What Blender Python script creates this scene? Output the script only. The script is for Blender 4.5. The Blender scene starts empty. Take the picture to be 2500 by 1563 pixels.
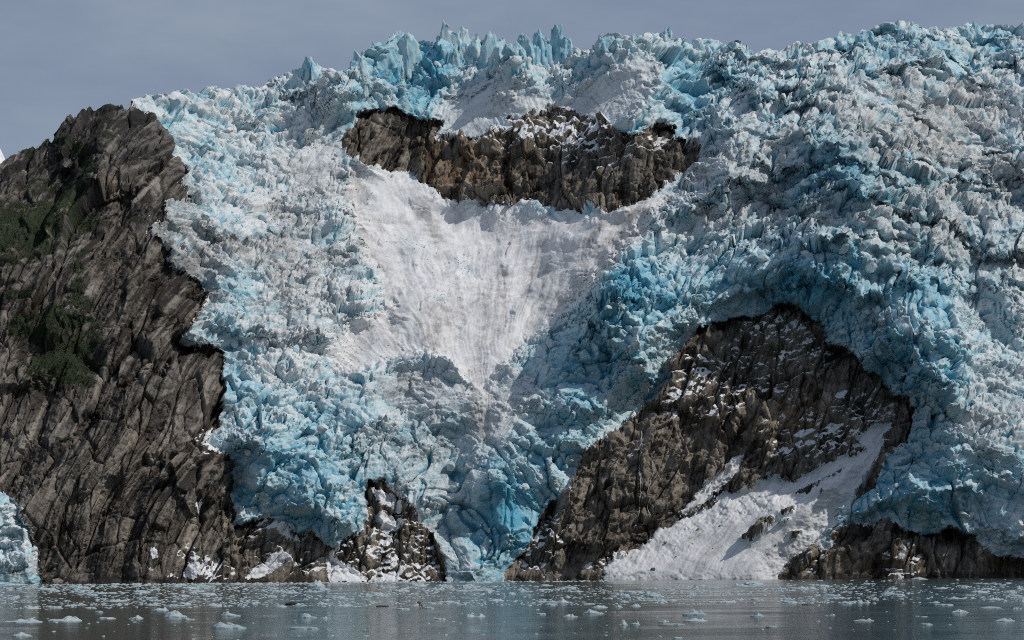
import bpy, bmesh, math, random
import numpy as np
from mathutils import Vector, Matrix, Euler
R = math.radians
scene = bpy.context.scene
col = scene.collection
F32 = np.float32

# ------------------------------------------------------------------ camera
FPX, CX, HY, CAMH = 4861.1, 1250.0, 1400.0, 3.0      # focal length, centre, horizon (photo pixels), eye height (m)
cam_d = bpy.data.cameras.new('camera'); cam = bpy.data.objects.new('camera', cam_d); col.objects.link(cam)
cam_d.lens = 70.0; cam_d.sensor_width = 36.0; cam_d.sensor_fit = 'HORIZONTAL'
cam_d.shift_y = (HY - 781.5) / 2500.0
cam_d.clip_start = 1.0; cam_d.clip_end = 60000.0
ROLL = 0.0064                              # the boat's roll: the waterline climbs slightly to the right
cam.location = (0, 0, CAMH); cam.rotation_euler = (Matrix.Rotation(ROLL, 3, 'Y') @ Matrix.Rotation(R(90), 3, 'X')).to_euler()
scene.camera = cam

# ------------------------------------------------------------------ sky, sun, exposure
SUN_AZ, SUN_EL = R(111), R(45)            # azimuth clockwise from +Y (view direction)
w = bpy.data.worlds.new('World'); scene.world = w; w.use_nodes = True
nt = w.node_tree; nt.nodes.clear()
def N(nt, t, **kw):
    n = nt.nodes.new(t)
    for k, v in kw.items(): setattr(n, k, v)
    return n
out = N(nt, 'ShaderNodeOutputWorld'); bg = N(nt, 'ShaderNodeBackground')
sky = N(nt, 'ShaderNodeTexSky', sky_type='NISHITA', sun_disc=False)
sky.sun_elevation = SUN_EL; sky.sun_rotation = SUN_AZ
sky.air_density = 1.0; sky.dust_density = 2.0; sky.ozone_density = 2.0; sky.altitude = 0
tc = N(nt, 'ShaderNodeTexCoord')
mp = N(nt, 'ShaderNodeMapping'); mp.inputs['Scale'].default_value = (1.2, 1.2, 4.0)
no = N(nt, 'ShaderNodeTexNoise'); no.inputs['Scale'].default_value = 3.6; no.inputs['Detail'].default_value = 6; no.inputs['Roughness'].default_value = .55
ra = N(nt, 'ShaderNodeMapRange'); ra.inputs['From Min'].default_value = .32; ra.inputs['From Max'].default_value = .68
ra.inputs['To Min'].default_value = 0.; ra.inputs['To Max'].default_value = 1.0
mx = N(nt, 'ShaderNodeMix', data_type='RGBA')
mx.inputs['B'].default_value = (3.2, 4.0, 5.25, 1)      # thin high cloud veil
L = nt.links.new
L(tc.outputs['Generated'], mp.inputs['Vector']); L(mp.outputs[0], no.inputs['Vector']); L(no.outputs['Fac'], ra.inputs['Value'])
mv_ = N(nt, 'ShaderNodeMix', data_type='RGBA'); mv_.inputs['A'].default_value = (2.3, 3.0, 4.5, 1); mv_.inputs['B'].default_value = (4.2, 4.95, 6.0, 1)
L(ra.outputs[0], mv_.inputs['Factor']); mx.inputs['Factor'].default_value = .8; L(mv_.outputs['Result'], mx.inputs['B']); L(sky.outputs[0], mx.inputs['A']); L(mx.outputs['Result'], bg.inputs['Color'])
bg.inputs['Strength'].default_value = 0.095
L(bg.outputs[0], out.inputs[0])

sd_ = bpy.data.lights.new('sun', 'SUN'); sun = bpy.data.objects.new('sun', sd_); col.objects.link(sun)
sd_.energy = 3.3; sd_.angle = R(0.5); sd_.color = (1.0, .955, .89)
to_sun = Vector((math.sin(SUN_AZ) * math.cos(SUN_EL), math.cos(SUN_AZ) * math.cos(SUN_EL), math.sin(SUN_EL)))
sun.rotation_euler = (-to_sun).to_track_quat('-Z', 'Y').to_euler()
vs = scene.view_settings
vs.view_transform = 'Standard'; vs.look = 'None'; vs.gamma = 1; vs.exposure = -0.3; vs.use_curve_mapping = False
scene.cycles.max_bounces = 6; scene.cycles.diffuse_bounces = 4; scene.cycles.glossy_bounces = 3
scene.cycles.filter_width = 1.0; scene.cycles.use_denoising = False
scene.cycles.caustics_reflective = False; scene.cycles.caustics_refractive = False

# ------------------------------------------------------------------ numpy noise
def H(ix, iy, seed):
    h = ix.astype(np.int64).astype(np.uint32) * np.uint32(374761393) + iy.astype(np.int64).astype(np.uint32) * np.uint32(668265263) + np.uint32((seed * 1274126177 + 12345) & 0xffffffff)
    h = (h ^ (h >> np.uint32(13))) * np.uint32(1274126177)
    h ^= h >> np.uint32(16); h *= np.uint32(2246822519); h ^= h >> np.uint32(13)
    return h
def r01(h): return (h & np.uint32(0xffff)).astype(F32) * F32(1 / 65535)
def r01b(h): return (h >> np.uint32(16)).astype(F32) * F32(1 / 65535)
def perlin(u, v, seed=0):
    u = np.asarray(u, F32); v = np.asarray(v, F32)
    iu = np.floor(u); iv = np.floor(v); fu = u - iu; fv = v - iv
    su = fu * fu * fu * (fu * (fu * 6 - 15) + 10); sv = fv * fv * fv * (fv * (fv * 6 - 15) + 10)
    def g(dx, dy):
        a = r01(H(iu + dx, iv + dy, seed)) * F32(6.2831853)
        return np.cos(a) * (fu - dx) + np.sin(a) * (fv - dy)
    a = g(0, 0); b = g(1, 0); c = g(0, 1); d = g(1, 1)
    return ((a + su * (b - a)) * (1 - sv) + (c + su * (d - c)) * sv) * F32(1.5)
def fbm(u, v, oct=4, seed=0, gain=.5, rot=True):
    s = 0; a = 1.0; t = 0
    for i in range(oct):
        q = .5 + .9 * i if rot else 0.; cq, sq = F32(math.cos(q) * 2 ** i), F32(math.sin(q) * 2 ** i)
        s = s + a * perlin(u * cq - v * sq + 17.3 * i, u * sq + v * cq - 9.1 * i, seed + i); t += a; a *= gain
    return s / t * F32(1.4)
def ridged(u, v, oct=4, seed=0, gain=.5):
    s = 0; a = 1.0; t = 0
    for i in range(oct):
        s = s + a * (1 - 2 * np.abs(perlin(u * 2 ** i + 7.7 * i, v * 2 ** i + 3.1 * i, seed + i))); t += a; a *= gain
    return s / t
def voro(u, v, seed=0, jit=.9):
    """F1, F2-F1, two random values of the cell, offset to its centre"""
    u = np.asarray(u, F32); v = np.asarray(v, F32)
    iu = np.floor(u); iv = np.floor(v)
    f1 = np.full(u.shape, 9, F32); f2 = f1.copy(); hh = np.zeros(u.shape, np.uint32); ou = np.zeros_like(f1); ov = np.zeros_like(f1)
    for dx in (-1, 0, 1):
        for dy in (-1, 0, 1):
            h = H(iu + dx, iv + dy, seed)
            cu = u - (iu + dx + F32(.5) + (r01(h) - F32(.5)) * F32(jit)); cv = v - (iv + dy + F32(.5) + (r01b(h) - F32(.5)) * F32(jit))
            d = np.sqrt(cu * cu + cv * cv)
            m = d < f1
            f2 = np.where(m, f1, np.minimum(f2, d)); f1 = np.where(m, d, f1)
            hh = np.where(m, h, hh); ou = np.where(m, cu, ou); ov = np.where(m, cv, ov)
    h2 = (hh ^ np.uint32(0x9e3779b9)) * np.uint32(2654435761); h2 ^= h2 >> np.uint32(15); h2 *= np.uint32(2246822519); h2 ^= h2 >> np.uint32(13)
    h3 = (h2 ^ np.uint32(0x85ebca6b)) * np.uint32(2654435761); h3 ^= h3 >> np.uint32(14)
    return f1, f2 - f1, r01(h2) - F32(.5), r01b(h2) - F32(.5), r01(h3) - F32(.5), ou, ov
def facets(u, v, seed, tilt=1.0, crev=.25, cw=.12):
    """blocks with their own level and tilted face, parted by cracks; about -1..1"""
    f1, e, a, b, c, ou, ov = voro(u, v, seed)
    return a * F32(1.2) + (b * ou + c * ov) * F32(2.2 * tilt) - F32(crev) * np.exp(-(e / F32(cw)) ** 2), e, a
def sstep(x, a, b):
    t = np.clip((x - a) / (b - a), 0, 1); return t * t * (3 - 2 * t)

# ------------------------------------------------------------------ outlines of the slope (plan of the face, photo pixels)
SKY = [(-400,560),(-150,450),(0,394),(14,385),(62,368),(121,347),(130,323),(149,309),(170,295),(194,283),(219,264),(243,259),(267,249),(295,253),(312,256),
 (318,246),(326,240),(365,240),(385,243),(417,228),(455,217),(472,224),(510,219),(545,219),(587,219),(621,212),(642,212),(660,190),(698,178),(736,174),(752,158),(760,142),
 (772,156),(781,164),(809,172),(840,172),(856,163),(865,142),(882,124),(899,124),(931,113),(941,112),(955,98),(1000,108),(1031,106),(1066,112),(1083,100),(1150,100),(1195,98),(1215,108),
 (1235,124),(1250,125),(1264,112),(1299,108),(1320,104),(1385,108),(1403,118),(1427,120),(1455,99),(1490,85),(1524,92),(1563,84),(1583,80),(1600,80),(1642,97),
 (1670,97),(1688,108),(1709,92),(1750,103),(1778,111),(1795,103),(1813,116),(1854,122),(1882,120),(1903,128),(1931,117),(1966,111),(2007,103),(2049,83),(2084,87),(2115,74),
 (2153,61),(2188,59),(2229,61),(2257,72),(2275,66),(2337,68),(2354,62),(2382,62),(2393,68),(2431,70),(2469,72),(2500,70),(2700,74),(2900,80)]
SHORE = [(-400,1436),(0,1431),(300,1427),(540,1424),(800,1421),(1100,1418.5),(1450,1417.5),(1700,1417),(2500,1415),(2900,1414.5)]
LEFT = [(-400,300),(316,240),(322,262),(344,271),(368,288),(385,309),(382,323),(417,347),(422,368),(420,392),(451,410),(455,437),(440,452),(462,465),(462,493),(406,503),(403,534),
 (362,565),(392,589),(427,628),(451,638),(479,666),(496,687),(518,714),(505,745),(488,772),(462,805),(428,836),(440,850),(514,843),(542,853),(543,902),(540,971),(536,1038),
 (520,1046),(496,1085),(535,1107),(566,1128),(570,1194),(576,1260),(578,1295),(611,1280),(653,1262),(681,1282),(720,1302),(764,1300),(790,1332),(815,1347),(835,1325),(858,1312),
 (889,1281),(896,1246),(893,1173),(934,1173),(976,1201),(1004,1236),(1045,1281),(1076,1333),(1097,1460),(-400,1460)]
TONGUE = [(-400,1180),(0,1198),(21,1212),(42,1232),(62,1274),(83,1309),(83,1333),(95,1350),(97,1385),(99,1426),(90,1460),(-400,1460)]
UPPER = [(882,267),(913,266),(965,267),(986,285),(1038,299),(1078,299),(1082,319),(1066,344),(1108,325),(1136,328),(1177,338),(1212,309),(1247,305),(1240,276),(1281,278),(1333,267),
 (1351,260),(1372,266),(1399,274),(1434,288),(1483,292),(1510,316),(1545,323),(1576,312),(1597,299),(1622,293),(1653,312),(1648,342),(1670,345),(1698,351),(1715,368),(1695,403),(1660,427),
 (1646,437),(1594,479),(1570,496),(1524,503),(1465,521),(1440,512),(1413,527),(1382,517),(1330,503),(1278,500),(1250,514),(1233,496),(1177,498),(1142,496),(1118,500),(1087,486),(1052,462),
 (1024,448),(1007,427),(997,415),(986,411),(941,420),(889,406),(865,392),(847,389),(833,344),(840,316),(858,302),(868,281)]
LOWER = [(1670,843),(1698,822),(1705,805),(1747,791),(1827,772),(1868,772),(1882,746),(1924,746),(1966,756),(1986,777),(2014,798),(2018,843),(2066,850),(2101,871),(2108,898),(2146,909),
 (2174,937),(2174,968),(2216,982),(2233,1006),(2229,1045),(2209,1090),(2181,1107),(2156,1142),(2146,1191),(2094,1215),(2059,1240),(1993,1340),(1924,1390),(1882,1460),(1222,1460),(1222,1416),
 (1247,1371),(1285,1333),(1292,1302),(1309,1260),(1344,1225),(1385,1198),(1403,1160),(1420,1128),(1434,1097),(1472,1069),(1504,1038),(1559,1003),(1611,961),(1636,923),(1632,895),(1642,867)]
APRON = [(1455,1460),(1465,1416),(1472,1396),(1490,1371),(1542,1340),(1594,1312),(1665,1266),(1722,1236),(1771,1201),(1795,1205),(1841,1184),(1882,1156),(1917,1170),(1931,1180),(1972,1156),
 (2007,1139),(2021,1128),(2085,1112),(2104,1097),(2087,1069),(2139,1040),(2172,1036),(2153,1083),(2132,1135),(2104,1177),(2094,1212),(2059,1239),(2035,1267),(2028,1295),(1993,1333),
 (1959,1361),(1924,1385),(1903,1406),(1880,1460)]
STREAK = [(1655,1240),(1740,1170),(1790,1108),(1822,1104),(1806,1155),(1735,1215),(1660,1258)]
ISL = [[(1806,1316),(1854,1274),(1896,1253),(1889,1274),(1868,1302),(1834,1330)],[(1907,1246),(1941,1232),(1934,1250),(1903,1260)],[(1917,1326),(1931,1302),(1959,1298),(1938,1319)],
 [(1938,1208),(1959,1191),(1993,1177),(2007,1170),(1993,1191),(1966,1205)],[(2000,1208),(2011,1194),(2018,1201),(2007,1215)],[(2007,1170),(2063,1142),(2056,1153),(2021,1173)],[(1900,1274),(1925,1266),(1918,1278),(1903,1284)]]
SHORER = [(1875,1460),(1882,1412),(1903,1400),(1959,1358),(1993,1340),(2010,1350),(2028,1330),(2036,1305),(2060,1290),(2094,1278),(2164,1271),(2198,1288),(2243,1298),(2280,1296),(2320,1279),(2347,1300),(2396,1333),
 (2441,1361),(2487,1375),(2540,1378),(2900,1385),(2900,1460)]
CHUTE = [(850,395),(890,412),(941,425),(1000,425),(1060,472),(1120,505),(1250,520),(1400,532),(1530,508),(1610,478),(1640,480),(1565,580),(1505,655),(1430,735),(1340,800),(1270,840),(1220,920),(1200,1060),(1165,1060),(1160,960),(1100,900),
 (1040,860),(960,870),(900,900),(860,935),(810,905),(790,870),(860,800),(940,740),(930,680),(890,610),(860,540),(845,470)]
SLAB = [(1050,320),(1085,235),(1180,205),(1230,175),(1290,230),(1380,250),(1450,215),(1560,140),(1625,165),(1570,240),(1500,300),(1430,285),(1350,262),(1245,285),(1185,335),(1110,325)]
BRIGHTL = [(720,370),(850,330),(830,400),(850,480),(760,470),(690,430)]
# raised ice masses: outline, lift toward the fjord (m), edge width (px)
TERR = [
 ([(1745,150),(1800,230),(1735,330),(1660,470),(1540,560),(1470,650),(1400,730),(1372,800),(1310,900),(1260,1000),(1400,1040),(1560,1000),(1640,900),(1680,820),(1880,740),(1990,770),(2110,890),(2240,1000),(2200,1120),
   (2080,1250),(2000,1330),(2300,1290),(2500,1370),(2900,1380),(2900,120),(2300,90),(1900,140)], 10, 60),
 ([(1790,200),(1850,260),(1740,330),(1700,440),(1560,540),(1600,560),(1780,470),(1960,420),(2060,395),(2230,440),(2600,470),(2900,470),(2900,200),(2300,150),(2000,170)], 9, 26),
 ([(1960,480),(2040,480),(2150,500),(2300,560),(2420,640),(2620,690),(2900,700),(2900,520),(2500,500),(2200,450),(2040,440)], 9, 24),
 ([(1440,760),(1480,720),(1560,640),(1700,600),(1880,600),(1990,540),(2100,560),(2220,600),(2260,690),(2100,740),(1980,690),(1850,720),(1700,770),(1640,850),(1570,900),(1500,860)], 10, 30),
 ([(2150,690),(2260,650),(2420,700),(2620,760),(2900,800),(2900,1360),(2480,1330),(2330,1250),(2200,1270),(2060,1250),(2110,1190),(2180,1120),(2240,1020),(2190,900),(2130,800)], 8, 34),
 ([(2210,830),(2260,790),(2300,860),(2290,1010),(2250,1040),(2200,960)], 7, 18),
 ([(1380,880),(1460,850),(1560,900),(1600,960),(1500,1040),(1400,1100),(1360,1180),(1290,1230),(1250,1330),(1190,1420),(1120,1400),(1110,1200),(1170,1060),(1260,960)], 4, 50),
 ([(560,1060),(640,1030),(760,1020),(880,1070),(890,1160),(880,1280),(820,1350),(760,1290),(650,1250),(580,1290),(570,1150)], 12, 30),
 ([(545,860),(620,840),(800,900),(960,900),(1150,960),(1180,1030),(1100,1080),(940,1060),(800,1010),(560,1040)], 3, 40),
 ([(330,230),(640,190),(850,150),(880,250),(830,300),(840,460),(900,600),(920,720),(800,850),(560,830),(470,720),(530,600),(420,480)], 8, 50),
 ([(650,185),(760,150),(880,120),(900,220),(850,260),(760,250),(680,240)], 6, 22),
 ([(1000,180),(1180,170),(1230,190),(1150,240),(1050,260),(990,290),(960,250)], 5, 24),
 ([(1200,170),(1290,160),(1260,240),(1210,250)], 4, 18),
 ([(2060,100),(2200,80),(2340,90),(2300,170),(2150,190),(2060,160)], 9, 30),
 ([(1830,190),(1960,180),(1990,250),(1930,260),(1820,245)], 8, 18),
 ([(1960,290),(2010,330),(1970,420),(1900,430),(1840,390),(1880,320)], 5, 14),
 ([(1440,730),(1505,690),(1520,780),(1470,870),(1400,880),(1420,800)], 6, 18),
 ([(1850,545),(1960,540),(2060,560),(2070,600),(1960,610),(1870,600)], 7, 14),
]

# ------------------------------------------------------------------ coarse maps over the face
STEP = 5.0; X0, X1, Y0, Y1 = -420.0, 2920.0, -40.0, 1480.0
gx = np.arange(X0, X1 + 1, STEP, dtype=F32); gy = np.arange(Y0, Y1 + 1, STEP, dtype=F32)
GX, GY = np.meshgrid(gx, gy)
def sdf(poly):
    """signed distance to the outline, positive inside (photo pixels)"""
    d = np.full(GX.shape, 1e9, F32); ins = np.zeros(GX.shape, bool)
    n = len(poly)
    for i in range(n):
        ax, ay = poly[i]; bx, by = poly[(i + 1) % n]
        ex, ey = bx - ax, by - ay
        wx = GX - ax; wy = GY - ay
        t = np.clip((wx * ex + wy * ey) / max(ex * ex + ey * ey, 1e-6), 0, 1)
        d = np.minimum(d, (wx - ex * t) ** 2 + (wy - ey * t) ** 2)
        if ay != by:
            c = ((ay > GY) != (by > GY)) & (GX < (GY - ay) / (by - ay) * ex + ax)
            ins ^= c
    d = np.sqrt(d); return np.where(ins, d, -d)
def samp(m, px, py):
    fx = np.clip((px - X0) / STEP, 0, m.shape[1] - 1.001); fy = np.clip((py - Y0) / STEP, 0, m.shape[0] - 1.001)
    ix = fx.astype(np.int32); iy = fy.astype(np.int32); fx = fx - ix; fy = fy - iy
    return ((m[iy, ix] * (1 - fx) + m[iy, ix + 1] * fx) * (1 - fy) + (m[iy + 1, ix] * (1 - fx) + m[iy + 1, ix + 1] * fx) * fy).astype(F32)
def blobs(lst, px, py, base=0.0):
    s = np.full(px.shape, base, F32)
    for x, y, rx, ry, a in lst: s += a * np.exp(-(((px - x) / rx) ** 2 + ((py - y) / ry) ** 2))
    return s
def shep(pts, p=3.0):
    wsum = 0; vsum = 0
    for x, y, v in pts:
        wgt = 1 / (((GX - x) / 1.0) ** 2 + ((GY - y) / 1.0) ** 2 + 70 ** 2) ** (p / 2)
        wsum = wsum + wgt; vsum = vsum + wgt * v
    return (vsum / wsum).astype(F32)

# steepness of the face: horizontal run per metre of rise
COT = shep([(0,450,1.0),(150,330,.9),(0,700,.75),(0,1000,.6),(0,1300,.45),(250,400,.8),(250,700,.6),(300,1000,.5),(350,1300,.35),(450,1200,.4),
 (400,270,.9),(600,260,.9),(700,350,.95),(560,500,1.0),(680,600,1.1),(700,800,1.0),(620,960,.8),(700,1120,.5),(700,1250,.45),(700,1400,.5),(960,1390,.5),(950,1280,.5),
 (1000,1000,.7),(1050,1150,.4),(1180,1300,.3),(1200,1100,.45),(1180,930,.9),(1050,740,1.05),(1150,620,1.15),(1000,520,1.1),(1350,580,1.0),(1250,400,.3),(900,330,.35),(1550,400,.35),
 (1000,210,.55),(1200,250,.85),(1400,220,.9),(1550,220,.8),(1100,110,.9),(1500,110,.9),(1700,150,1.0),(2000,120,1.1),(2300,110,1.0),(1850,280,.9),(2100,260,1.1),(2400,250,1.15),
 (1750,450,1.1),(1950,380,.9),(2150,430,1.05),(2400,450,1.1),(1900,560,.9),(1600,680,.7),(1500,850,.5),(1800,700,.4),(2050,750,.35),(2300,600,1.0),(2400,800,.9),(2250,900,.4),(2400,1000,.95),
 (2200,1180,.62),(2400,1200,.55),(2350,1290,.5),(1450,1050,.55),(1600,1050,.45),(1800,950,.45),(1950,900,.4),(2100,1000,.5),(1900,1100,.6),(1500,1250,.5),(1350,1350,.5),(1700,1330,.6),(1850,1250,.62),
 (2050,1130,.6),(1600,1400,.6),(2100,1360,.5),(2400,1390,.45),(2600,300,1.1),(2600,800,.9),(2600,1200,.6),(-300,700,.7),(-300,1200,.5)], 3.4)

# ------------------------------------------------------------------ the grid of the whole mountain face
NR, NB = 690, 14
PXc = np.concatenate([np.linspace(-395, -133, 60), np.linspace(-130, 2630, 1390), np.linspace(2633, 2895, 60)]).astype(F32); NC = len(PXc)
sk = np.interp(PXc, [p[0] for p in SKY], [p[1] for p in SKY]).astype(F32)
sh = np.interp(PXc, [p[0] for p in SHORE], [p[1] for p in SHORE]).astype(F32)
kr = np.ones(61, F32) / 61
shs = np.convolve(np.pad(sh, 30, mode='edge'), kr, 'valid')
tt = np.linspace(0, 1, NR).astype(F32)[:, None]
PY = shs[None, :] * (1 - tt) + sk[None, :] * tt
PX = np.broadcast_to(PXc[None, :], PY.shape).astype(F32)
cot = samp(COT, PX, PY)
D = np.zeros_like(PY)
Ds = np.interp(PXc, [-400, 100, 540, 900, 1250, 1700, 2200, 2900], [720, 730, 755, 775, 785, 785, 775, 755]).astype(F32); Ds = np.convolve(np.pad(Ds, 60, mode='edge'), np.ones(121, F32) / 121, 'valid')
CR, SR = math.cos(ROLL), math.sin(ROLL)
def ray(px, py): return ((px - CX) * CR + (HY - py) * SR) / FPX, ((HY - py) * CR - (px - CX) * SR) / FPX
KX, K = ray(PX, PY)
D[0] = Ds
for i in range(1, NR):
    D[i] = np.maximum(D[i - 1] * (1 - cot[i] * K[i - 1]) / (1 - cot[i] * K[i]), D[i - 1])
Zm = CAMH + D * K
V = np.zeros_like(D); V[1:] = np.cumsum(np.sqrt(np.diff(D, axis=0) ** 2 + np.diff(Zm, axis=0) ** 2), axis=0)
U = D * KX
def fb(u, v, o, s, g=.5, rot=True): return fbm(u, v, o, s, g, rot)
# irregular borders: the maps are read at places shifted by noise
wx = fb(U / 9, V / 9, 5, 3, .7) * 14 + fb(U / 40, V / 40, 2, 5) * 9
wy = fb(U / 9, V / 9, 5, 13, .7) * 14 + fb(U / 40, V / 40, 2, 15) * 9
WX = PX + wx; WY = PY + wy
S = {k: samp(sdf(p), WX, WY) for k, p in dict(left=LEFT, tongue=TONGUE, upper=UPPER, lower=LOWER, apron=APRON, shore=SHORER, chute=CHUTE, slab=SLAB, streak=STREAK, bl=BRIGHTL).items()}
isl = np.full(PX.shape, -1e3, F32); isls = [samp(sdf(p), PX + wx * .4, PY + wy * .4) for p in ISL]
for q in isls: isl = np.maximum(isl, q)
apron = np.maximum(np.minimum(S['apron'], -isl), S['streak'] - 3)
ap0 = np.maximum(S['apron'], S['streak'] - 3)
left = np.minimum(S['left'], -S['tongue'])
lower = np.minimum(S['lower'], -apron)
rock = np.maximum.reduce([left, S['upper'], lower, S['shore'], ])
rock = np.minimum(rock, -apron)
chute = np.minimum(S['chute'], -rock)
snowy = np.clip(np.maximum.reduce([sstep(chute, -22, 30), sstep(apron, -4, 6), sstep(S['slab'], -30, 20) * .85, sstep(S['bl'], -30, 25) * .7]), 0, 1)
snowy = np.maximum(snowy, blobs([(640,520,70,30,.35),(880,820,70,30,.8),(830,870,40,20,.7),(1220,1010,40,60,.5),(1650,560,90,20,.35),(1730,1000,60,18,.5),(2450,960,60,60,.6),(1480,640,50,30,.4),(1320,1000,60,50,.4),(1130,970,100,70,.8),(1270,960,60,60,.5),(1230,1040,50,50,.4),(960,950,90,40,.45),(1180,1050,50,50,.4),(820,250,60,40,.3),(700,430,90,60,.25)], PX, PY))
snowy = np.clip(snowy, 0, 1)

mi0 = snowy
fine_ = np.clip(blobs([(640,480,170,220,1.0),(690,760,170,140,1.0)], PX, PY), 0, 1)
# ---- broad form: raised ice masses, rock set back under the ice
lift = np.zeros_like(D)
for poly, hgt, wd in TERR:
    s_ = samp(sdf(poly), PX + wx * 1.5, PY + wy * 1.5)
    lift += hgt * sstep(s_, -wd * .35, wd * .65)
# ridges of ice with a steep side to the left: polyline, height (m), width of the steep side and of the gentle side (px)
for pts, hgt, wl, wr in [([(1815,140),(1795,220),(1740,315),(1715,380)], 13, 45, 110), ([(1690,470),(1575,575),(1495,675),(1425,755)], 5, 26, 70),
    ([(1490,690),(1530,790),(1575,860),(1610,905)], 15, 75, 90), ([(2130,560),(2205,650),(2225,760),(2230,850)], 30, 200, 230), ([(1985,480),(1960,560),(1950,640)], 9, 40, 60),
    ([(2190,1080),(2110,1200),(2060,1290)], 6, 40, 90), ([(600,1060),(590,1150),(600,1260)], 8, 30, 70), ([(1060,160),(990,215),(965,270)], 7, 30, 70), ([(1240,170),(1225,215),(1240,255)], 5, 30, 70),
    ([(1300,880),(1230,980),(1190,1100)], 2, 40, 80), ([(970,745),(960,800),(990,860)], 3.5, 16, 110), ([(1180,690),(1110,760),(1110,870)], -3, 60, 40), ([(880,1040),(900,1100),(1060,1260),(1110,1400)], 5, 60, 80), ([(560,640),(545,700),(520,780)], 5, 30, 60), ([(2040,395),(2120,470)], 6, 20, 60), ([(700,200),(660,260),(640,330)], 6, 30, 70),
    ([(850,160),(880,200),(850,260)], 6, 30, 60), ([(1640,130),(1610,190),(1590,260)], 7, 35, 60), ([(2300,1180),(2290,1240),(2310,1300)], 7, 40, 80), ([(2400,600),(2440,660),(2480,760)], 9, 50, 120), ([(1570,900),(1470,980),(1400,1090),(1340,1200)], 7, 50, 40)]:
    qx = PX + wx * 1.6; qy = PY + wy * 1.6
    bd = np.full(PX.shape, 1e9, F32); sg = np.zeros_like(bd)
    for (ax, ay), (bx, by) in zip(pts[:-1], pts[1:]):
        ex, ey = bx - ax, by - ay; L2 = ex * ex + ey * ey
        t = np.clip(((qx - ax) * ex + (qy - ay) * ey) / L2, 0, 1)
        dx = qx - ax - ex * t; dy = qy - ay - ey * t; dd = dx * dx + dy * dy
        m = dd < bd; bd = np.where(m, dd, bd); cr = (ey * (qx - ax) - ex * (qy - ay)) / math.sqrt(L2); sg = np.where(m, cr, sg)
    bd = np.sqrt(bd)
    lift += hgt * np.exp(-(bd / (wl + (wr - wl) * sstep(sg / (bd + .01), -.8, .8))) ** 2)
over = np.clip(blobs([(1930,760,110,70,1.3),(2080,860,80,60,1.2),(1760,800,90,40,.9),(2190,980,40,40,.4),(2340,1310,80,40,1.0),(2480,1390,60,30,1.0),(900,270,60,20,.8),(1640,305,40,25,.9),(1330,1250,50,80,.9)], PX, PY), 0, 1)
ra_ = np.maximum(rock, apron)
fade = sstep(ra_, -100, 5) * (1 - over) + sstep(ra_, -6, 8) * over
lift *= 1 - fade * .8
rk = sstep(rock, -3, 5)
gap = np.clip(blobs([(545,900,40,70,1.2),(545,990,40,60,1.2),(578,1180,40,70,1.2),(580,1270,40,50,1.2),(440,845,40,30,1.0),(430,380,30,40,.25),(900,1200,30,60,.5),(1090,1360,40,80,.6),(800,1320,60,30,.5),(90,1350,30,80,.2)], PX, PY), 0, 1.3)
back = rk * .2
back += 10 * gap * np.exp(-np.maximum(left, 0) / 22) * sstep(left, -3, 4)
back += sstep(S['upper'], -3, 6) * .8 + sstep(S['upper'], -2, 5) * 6 * blobs([(1640,310,40,25,1.4),(900,275,60,20,1),(1220,290,25,14,.8)], PX, PY)
back += sstep(S['lower'], -3, 6) * sstep(ap0, 30, -5) * (.1 + 11 * np.exp(-np.maximum(S['lower'], 0) / 28) * blobs([(1760,800,80,35,.8),(1930,770,70,60,1.2),(2060,860,60,40,.8),(2190,980,50,60,.8),(1330,1270,60,70,.9),(1270,1370,40,50,.6)], PX, PY))
back += sstep(S['shore'], -3, 6) * (.5 + 9 * blobs([(2330,1300,60,30,1),(2480,1390,60,25,1.2),(2250,1310,60,20,.4)], PX, PY))
back += 7 * blobs([(440,845,26,16,1.3),(1200,285,20,10,.6)], PX, PY)
big = fb(U / 60, V / 60, 3, 31) * 10 + (fb(U / 26, V / 22, 2, 35) * 5 + ridged(U / 38 - V / 60, V / 30, 2, 37) * 4) * (1 - mi0)
for poly, hgt, wd in [([(548,856),(500,852),(430,868),(330,935),(240,1020),(120,1150),(0,1235),(-400,1300),(-400,1470),(600,1470)], 8, 14), ([(120,330),(270,235),(330,260),(425,350),(430,395),(330,470),(230,470),(150,420)], 7, 22),
    ([(395,1110),(540,1105),(560,1200),(470,1260),(420,1180)], 4, 10), ([(-400,500),(120,470),(200,560),(210,760),(120,930),(-400,1000)], 6, 40), ([(1020,345),(1140,330),(1180,400),(1260,480),(1250,515),(1120,500),(1020,440)], 5, 16), ([(1260,350),(1340,300),(1420,330),(1420,520),(1300,500)], 3, 14),
    ([(1840,640),(2000,700),(2050,860),(1960,1000),(1860,1080),(1780,1060),(1800,900)], 5, 16), ([(1400,1110),(1500,1040),(1640,1010),(1700,1080),(1640,1220),(1480,1350),(1330,1330),(1360,1200)], 9, 30), ([(1560,860),(1780,800),(1790,950),(1760,1060),(1650,1000),(1560,1000)], 7, 22),
    ([(1960,1380),(2060,1340),(2130,1350),(2130,1460),(1900,1460)], 4, 10), ([(2150,1300),(2230,1310),(2260,1460),(2140,1460)], 4, 10)]:
    s_ = samp(sdf(poly), PX + wx, PY + wy); rlift = hgt * sstep(s_, -wd * .4, wd * .6) * rk; lift = lift + rlift
lift = lift + sstep(ap0, -30, 80) * (6 + 5 * blobs([(1900,1245,150,90,1),(2030,1180,120,90,1)], PX, PY)) + .4 * sstep(isl, -4, 10) + 13 * sstep(S['tongue'], -12, 30) + 10 * blobs([(1750,1060,260,170,1)], PX, PY) * np.maximum(rk * (ap0 < 0), sstep(ap0, -60, 60))
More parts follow.
